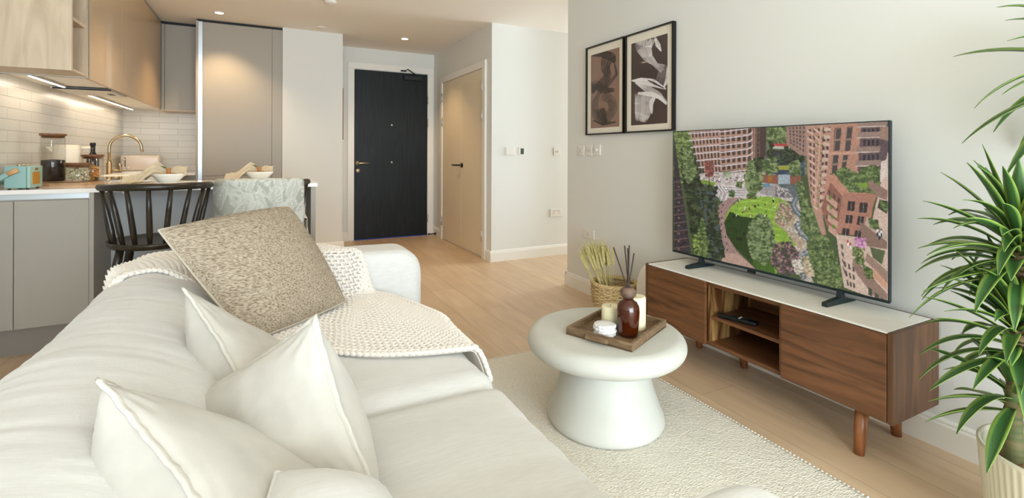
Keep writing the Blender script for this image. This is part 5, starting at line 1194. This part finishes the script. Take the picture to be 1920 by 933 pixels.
# ---------------------------------------------------------------- pillows
def pillow(name, label, A, B, D, Cc, th, m, flange=True, seed=0, sag=.05, wrk=.006, group=None, fm='cushion_flange', fth=1.0, bth=1.0, power=.5):
    """A-B-D-C corners in order round the pillow"""
    A, B, D, Cc = [np.array(p, float) for p in (A, B, D, Cc)]; c = (A + B + D + Cc) / 4
    t = thing(name, label, 'cushion', tuple(c), group=group); n = 56; g = np.linspace(-1, 1, n); U, V = np.meshgrid(g, g, indexing='ij'); u, v = (U + 1) / 2, (V + 1) / 2
    su = U * (1 - sag * 2 * (1 - V ** 2) * 0 - sag * (1 - V ** 2) * np.abs(U) ** 3); sv = V * (1 - sag * (1 - U ** 2) * np.abs(V) ** 3); u, v = (su + 1) / 2, (sv + 1) / 2
    P0 = (A * ((1 - u) * (1 - v))[..., None] + B * (u * (1 - v))[..., None] + D * (u * v)[..., None] + Cc * ((1 - u) * v)[..., None])
    nr = np.cross(B - A, Cc - A); nr /= np.linalg.norm(nr)
    if nr[2] < 0: nr = -nr
    h = th / 2 * np.clip((1 - U ** 2) * (1 - V ** 2), 0, 1) ** power
    r = np.hypot(U, V); wk = wrk * (vn(U * 1.2 + seed, V * 3 + seed) + .5 * vn(U * 4 - seed, V * 1.5 + 3)) * np.clip((1 - U ** 2) * (1 - V ** 2) * 4, 0, 1)
    cr = wrk * .9 * np.sin(np.arctan2(1 - np.abs(U), 1 - np.abs(V)) * 14) * np.clip(r - .85, 0, 1) * np.clip((1 - U ** 2) * (1 - V ** 2) * 12, 0, 1)
    for s, nm in ((1, 'front_face'), (-1, 'back_face')):
        P = P0 + nr * ((h * (fth if s > 0 else bth) + wk + cr) * s)[..., None]
        o = grid(nm, (P - c) if s > 0 else (P - c)[::-1], m, t)
    # seam or flange round the edge
    idx = [(i, 0) for i in range(n)] + [(n - 1, i) for i in range(1, n)] + [(i, n - 1) for i in range(n - 2, -1, -1)] + [(0, i) for i in range(n - 2, 0, -1)]
    E = np.array([P0[i, j] for i, j in idx]) - c; k = len(E); outw = E / np.linalg.norm(E, axis=1)[:, None]
    if flange:
        rows = []
        for q, (w_, hh) in enumerate(((-.004, .0032), (.006, .0040), (.010, .0018), (.010, -.0018), (.006, -.0040), (-.004, -.0032))):
            wob = .0035 * vn(np.arange(k) * .55 + seed, np.zeros(k)) ; rows.append(E + outw * (w_ + (.0025 * vn(np.arange(k) * .4, np.ones(k) * 3))[:, None] * (w_ > 0)) + nr * (hh + wob)[:, None])
        grid('flange', np.array(rows + [rows[0]]), fm, t, closed=True)
    else:
        MB().tube([tuple(p) for p in E] + [tuple(E[0])], .0035, 6, cap=False).build('piping', fm, t)
    return t
pillow('scatter_cushion', 'brown flecked tweed cushion leaning on the knitted throw', (-.295, 1.90, .80), (.10, 2.19, .83), (.285, 1.93, .485), (-.03, 1.68, .475), .17, 'tweed', False, 1, -.02, .010, fm='tweed_piping')
pillow('scatter_cushion', 'cream cushion with raw seam against the backrest, farthest of three', (-.172, 1.46, .705), (.049, 1.66, .46), (.14, 1.30, .47), (-.012, 1.19, .50), .15, 'cushion_cream', True, 2, .10, .008, group='cream flanged cushions', fth=.4, bth=1.9)
pillow('scatter_cushion', 'cream cushion with raw seam and its corner up, right one of three', (.094, 1.05, .717), (-.140, 1.29, .50), (-.07, 1.03, .48), (.175, .80, .475), .15, 'cushion_cream', True, 4, .10, .008, group='cream flanged cushions', fth=.6, bth=1.9)
pillow('scatter_cushion', 'cream cushion with raw seam nearest the camera at the left', (-.219, .95, .697), (-.06, 1.19, .475), (.14, .80, .49), (-.03, .68, .56), .15, 'cushion_cream', True, 6, .10, .008, group='cream flanged cushions', fth=.45, bth=2.2)
pillow('scatter_cushion', 'plain white linen cushion cut off by the bottom frame edge', (.02, .80, .575), (.17, .78, .52), (.20, .50, .50), (-.05, .52, .57), .12, 'linen_white', False, 8, .05, .005, fm='linen_white')
# ---------------------------------------------------------------- chunky knitted throw
near = [(-.455, 1.66), (-.445, 1.84), (-.42, 1.98), (-.34, 2.05), (-.22, 2.0), (-.10, 1.90), (.0, 1.73), (.13, 1.57), (.28, 1.455), (.42, 1.40), (.55, 1.375), (.625, 1.36)]
far = [(-.478, 1.68), (-.478, 1.95), (-.47, 2.22), (-.36, 2.37), (-.06, 2.378), (.10, 2.378), (.24, 2.33), (.325, 2.16), (.45, 2.06), (.52, 1.87), (.58, 1.67), (.635, 1.50)]
def curve(pts, s):
    p = np.array(pts); k = np.linspace(0, 1, len(p)); return np.stack([np.interp(s, k, p[:, 0]), np.interp(s, k, p[:, 1])], -1)
def smooth_curve(pts, n=240):
    c = curve(pts, np.linspace(0, 1, n))
    for _ in range(60): c[1:-1] = (c[:-2] + 2 * c[1:-1] + c[2:]) / 4
    return c
CN, CF = smooth_curve(near), smooth_curve(far)
def throw_pt(s, v):
    s = np.clip(s, 0, 1) * 239; i = np.clip(s.astype(int), 0, 238); f = (s - i)[..., None]
    a = CN[i] * (1 - f) + CN[i + 1] * f; b = CF[i] * (1 - f) + CF[i + 1] * f; q = a * (1 - v[..., None]) + b * v[..., None]
    z = h_sofa(q[..., 0], q[..., 1]); 
    return np.concatenate([q, z[..., None]], -1)
ns, nv = 150, 60; Sg, Vg = np.meshgrid(np.linspace(0, 1, ns), np.linspace(0, 1, nv), indexing='ij'); P = throw_pt(Sg, Vg)
Zs = P[..., 2].copy()
for _ in range(4):
    Zs[1:-1] = (Zs[:-2] + 2 * Zs[1:-1] + Zs[2:]) / 4; Zs[:, 1:-1] = (Zs[:, :-2] + 2 * Zs[:, 1:-1] + Zs[:, 2:]) / 4
P[..., 2] = Zs + .006
t = thing('knitted_throw', 'chunky cream knitted throw over the far corner and arm of the sofa', 'throw', (.1, 2.0, .6)); OT = np.array([.1, 2.0, .6])
o = grid('base_layer', P - OT, 'knit_wool', t); md = o.modifiers.new('t', 'SOLIDIFY'); md.thickness = .006; md.offset = -1
# stitches laid out by true length over the surface
ARC = np.concatenate([np.zeros((ns, 1)), np.cumsum(np.linalg.norm(np.diff(P, axis=1), axis=2), axis=1)], 1); ARC /= ARC[:, -1:]
VR = np.array([np.interp(np.linspace(0, 1, nv), ARC[i], np.linspace(0, 1, nv)) for i in range(ns)])
P = np.stack([np.stack([np.interp(VR[i], np.linspace(0, 1, nv), P[i, :, c]) for c in range(3)], -1) for i in range(ns)])
def surf(s, v):
    a = np.clip(s, 0, 1) * (ns - 1); b = np.clip(v, 0, 1) * (nv - 1); i = np.clip(a.astype(int), 0, ns - 2); j = np.clip(b.astype(int), 0, nv - 2); fa = (a - i)[..., None]; fb = (b - j)[..., None]
    return (P[i, j] * (1 - fa) + P[i + 1, j] * fa) * (1 - fb) + (P[i, j + 1] * (1 - fa) + P[i + 1, j + 1] * fa) * fb
U8 = []
for i in range(1, 5):
    th = PI * i / 5
    for j in range(7): U8.append((math.sin(th) * math.cos(2 * PI * j / 7), math.sin(th) * math.sin(2 * PI * j / 7), math.cos(th)))
U8 = np.array([(0, 0, 1)] + U8 + [(0, 0, -1)]); F8 = [(0, 1 + j, 1 + (j + 1) % 7) for j in range(7)]
for i in range(3): F8 += [(1 + i * 7 + j, 1 + (i + 1) * 7 + j, 1 + (i + 1) * 7 + (j + 1) % 7, 1 + i * 7 + (j + 1) % 7) for j in range(7)]
F8 += [(22 + j, 29, 22 + (j + 1) % 7) for j in range(7)]
VV = []; FF = []; off = 0
def lobe(p, d, nrm, L, w_, h_):
    global off
    s = np.cross(nrm, d); M = np.stack([s * w_, nrm * h_, d * L]); VV.append(U8 @ M + p); FF.extend([tuple(q + off for q in f) for f in F8]); off += len(U8)
SP = .0215
vrow = 0.0; vs_list = np.linspace(0, 1, 27)
for ri, v in enumerate(vs_list):
    ss = np.linspace(0, 1, 900); q = surf(ss, np.full(900, v)); dl = np.r_[0, np.cumsum(np.linalg.norm(np.diff(q, axis=0), axis=1))]; nst = int(dl[-1] / SP)
    sv = np.interp((np.arange(nst) + .5 * (ri % 2)) * SP, dl, ss)
    for s in sv:
        e = 1e-3; p = surf(np.array(s), np.array(v)); ds = surf(np.array(min(s + e, 1)), np.array(v)) - surf(np.array(max(s - e, 0)), np.array(v)); v2 = min(v + .01, 1); v1 = max(v - .01, 0); dv = surf(np.array(s), np.array(v2)) - surf(np.array(s), np.array(v1))
        gap = np.linalg.norm(dv) / (v2 - v1) / 26
        ls = np.linalg.norm(ds); lv = np.linalg.norm(dv)
        if ls < 1e-9 or lv < 1e-9: continue
        ds = ds / ls; dv = dv / lv; nrm = np.cross(ds, dv); nl_ = np.linalg.norm(nrm)
        if nl_ < 1e-6: continue
        nrm /= nl_
        if nrm[2] < 0: nrm = -nrm
        if gap < .007 and ri % 2: continue
        g = min(gap, .022)
        for sd in (-1, 1):
            d = ds * .80 + dv * sd * .60; d /= np.linalg.norm(d)
            lobe(p + dv * sd * g * .27 + nrm * .008, d, nrm, .0140, max(g * .27, .0035), .0062)
# thick plaited border along the near edge and the side
for vv, W in ((-.0, .012), (1.0, .008)):
    ss = np.linspace(0, 1, 900); q = surf(ss, np.full(900, abs(vv))); dl = np.r_[0, np.cumsum(np.linalg.norm(np.diff(q, axis=0), axis=1))]; nst = int(dl[-1] / .019)
    for k in range(nst):
        s = np.interp(k * .019, dl, ss); p = surf(np.array(s), np.array(abs(vv))); ds = surf(np.array(min(s + .004, 1)), np.array(abs(vv))) - surf(np.array(max(s - .004, 0)), np.array(abs(vv))); ds /= np.linalg.norm(ds) + 1e-9
        nrm = np.array((0, 0, 1.)); sdv = np.cross(nrm, ds); sdv /= np.linalg.norm(sdv) + 1e-9; nrm = np.cross(ds, sdv)
        for sd in (-1, 1):
            d = ds * .85 + sdv * sd * .5; d /= np.linalg.norm(d); lobe(p + sdv * sd * W * .6 + nrm * .008, d, nrm, .0175, W * .62, .009)
VV = np.concatenate(VV) - OT
me = bpy.data.meshes.new('stitches'); me.from_pydata([tuple(v) for v in VV], [], FF); link('stitches', me, 'knit_wool', t, True)

# ---------------------------------------------------------------- sub-parts: hang small pieces on the part that carries them
def base(n): return n.split('.')[0]
SUB = {'welt': 'arm', 'strap_end': 'carry_strap', 'wick': 'wax', 'print': 'mount', 'leaf_sprig': 'ring', 'lever_track': 'body', 'dial': 'body', 'button': 'body', 'badge': 'front_panel', 'speaker_grille': 'front_panel',
       'pin_slot': 'plate', 'rocker': 'plate', 'screen_surround': 'bezel', 'sensor': 'bezel', 'rear_housing': 'rear_panel', 'oil': 'bottle', 'flange': 'front_face', 'piping': 'front_face', 'lamp': 'trim_ring', 'stitches': 'base_layer', 'rim': 'body', 'fringe': 'cream_back'}
for root in [o for o in bpy.data.objects if o.parent is None and o.type == 'EMPTY']:
    kids = list(root.children); last = {}
    for k in kids: last.setdefault(base(k.name), []).append(k)
    for k in kids:
        p = SUB.get(base(k.name))
        if p and p in last:
            q = last[p]; i = last[base(k.name)].index(k) * len(q) // len(last[base(k.name)])
            if q[i] is not k: k.parent = q[i]
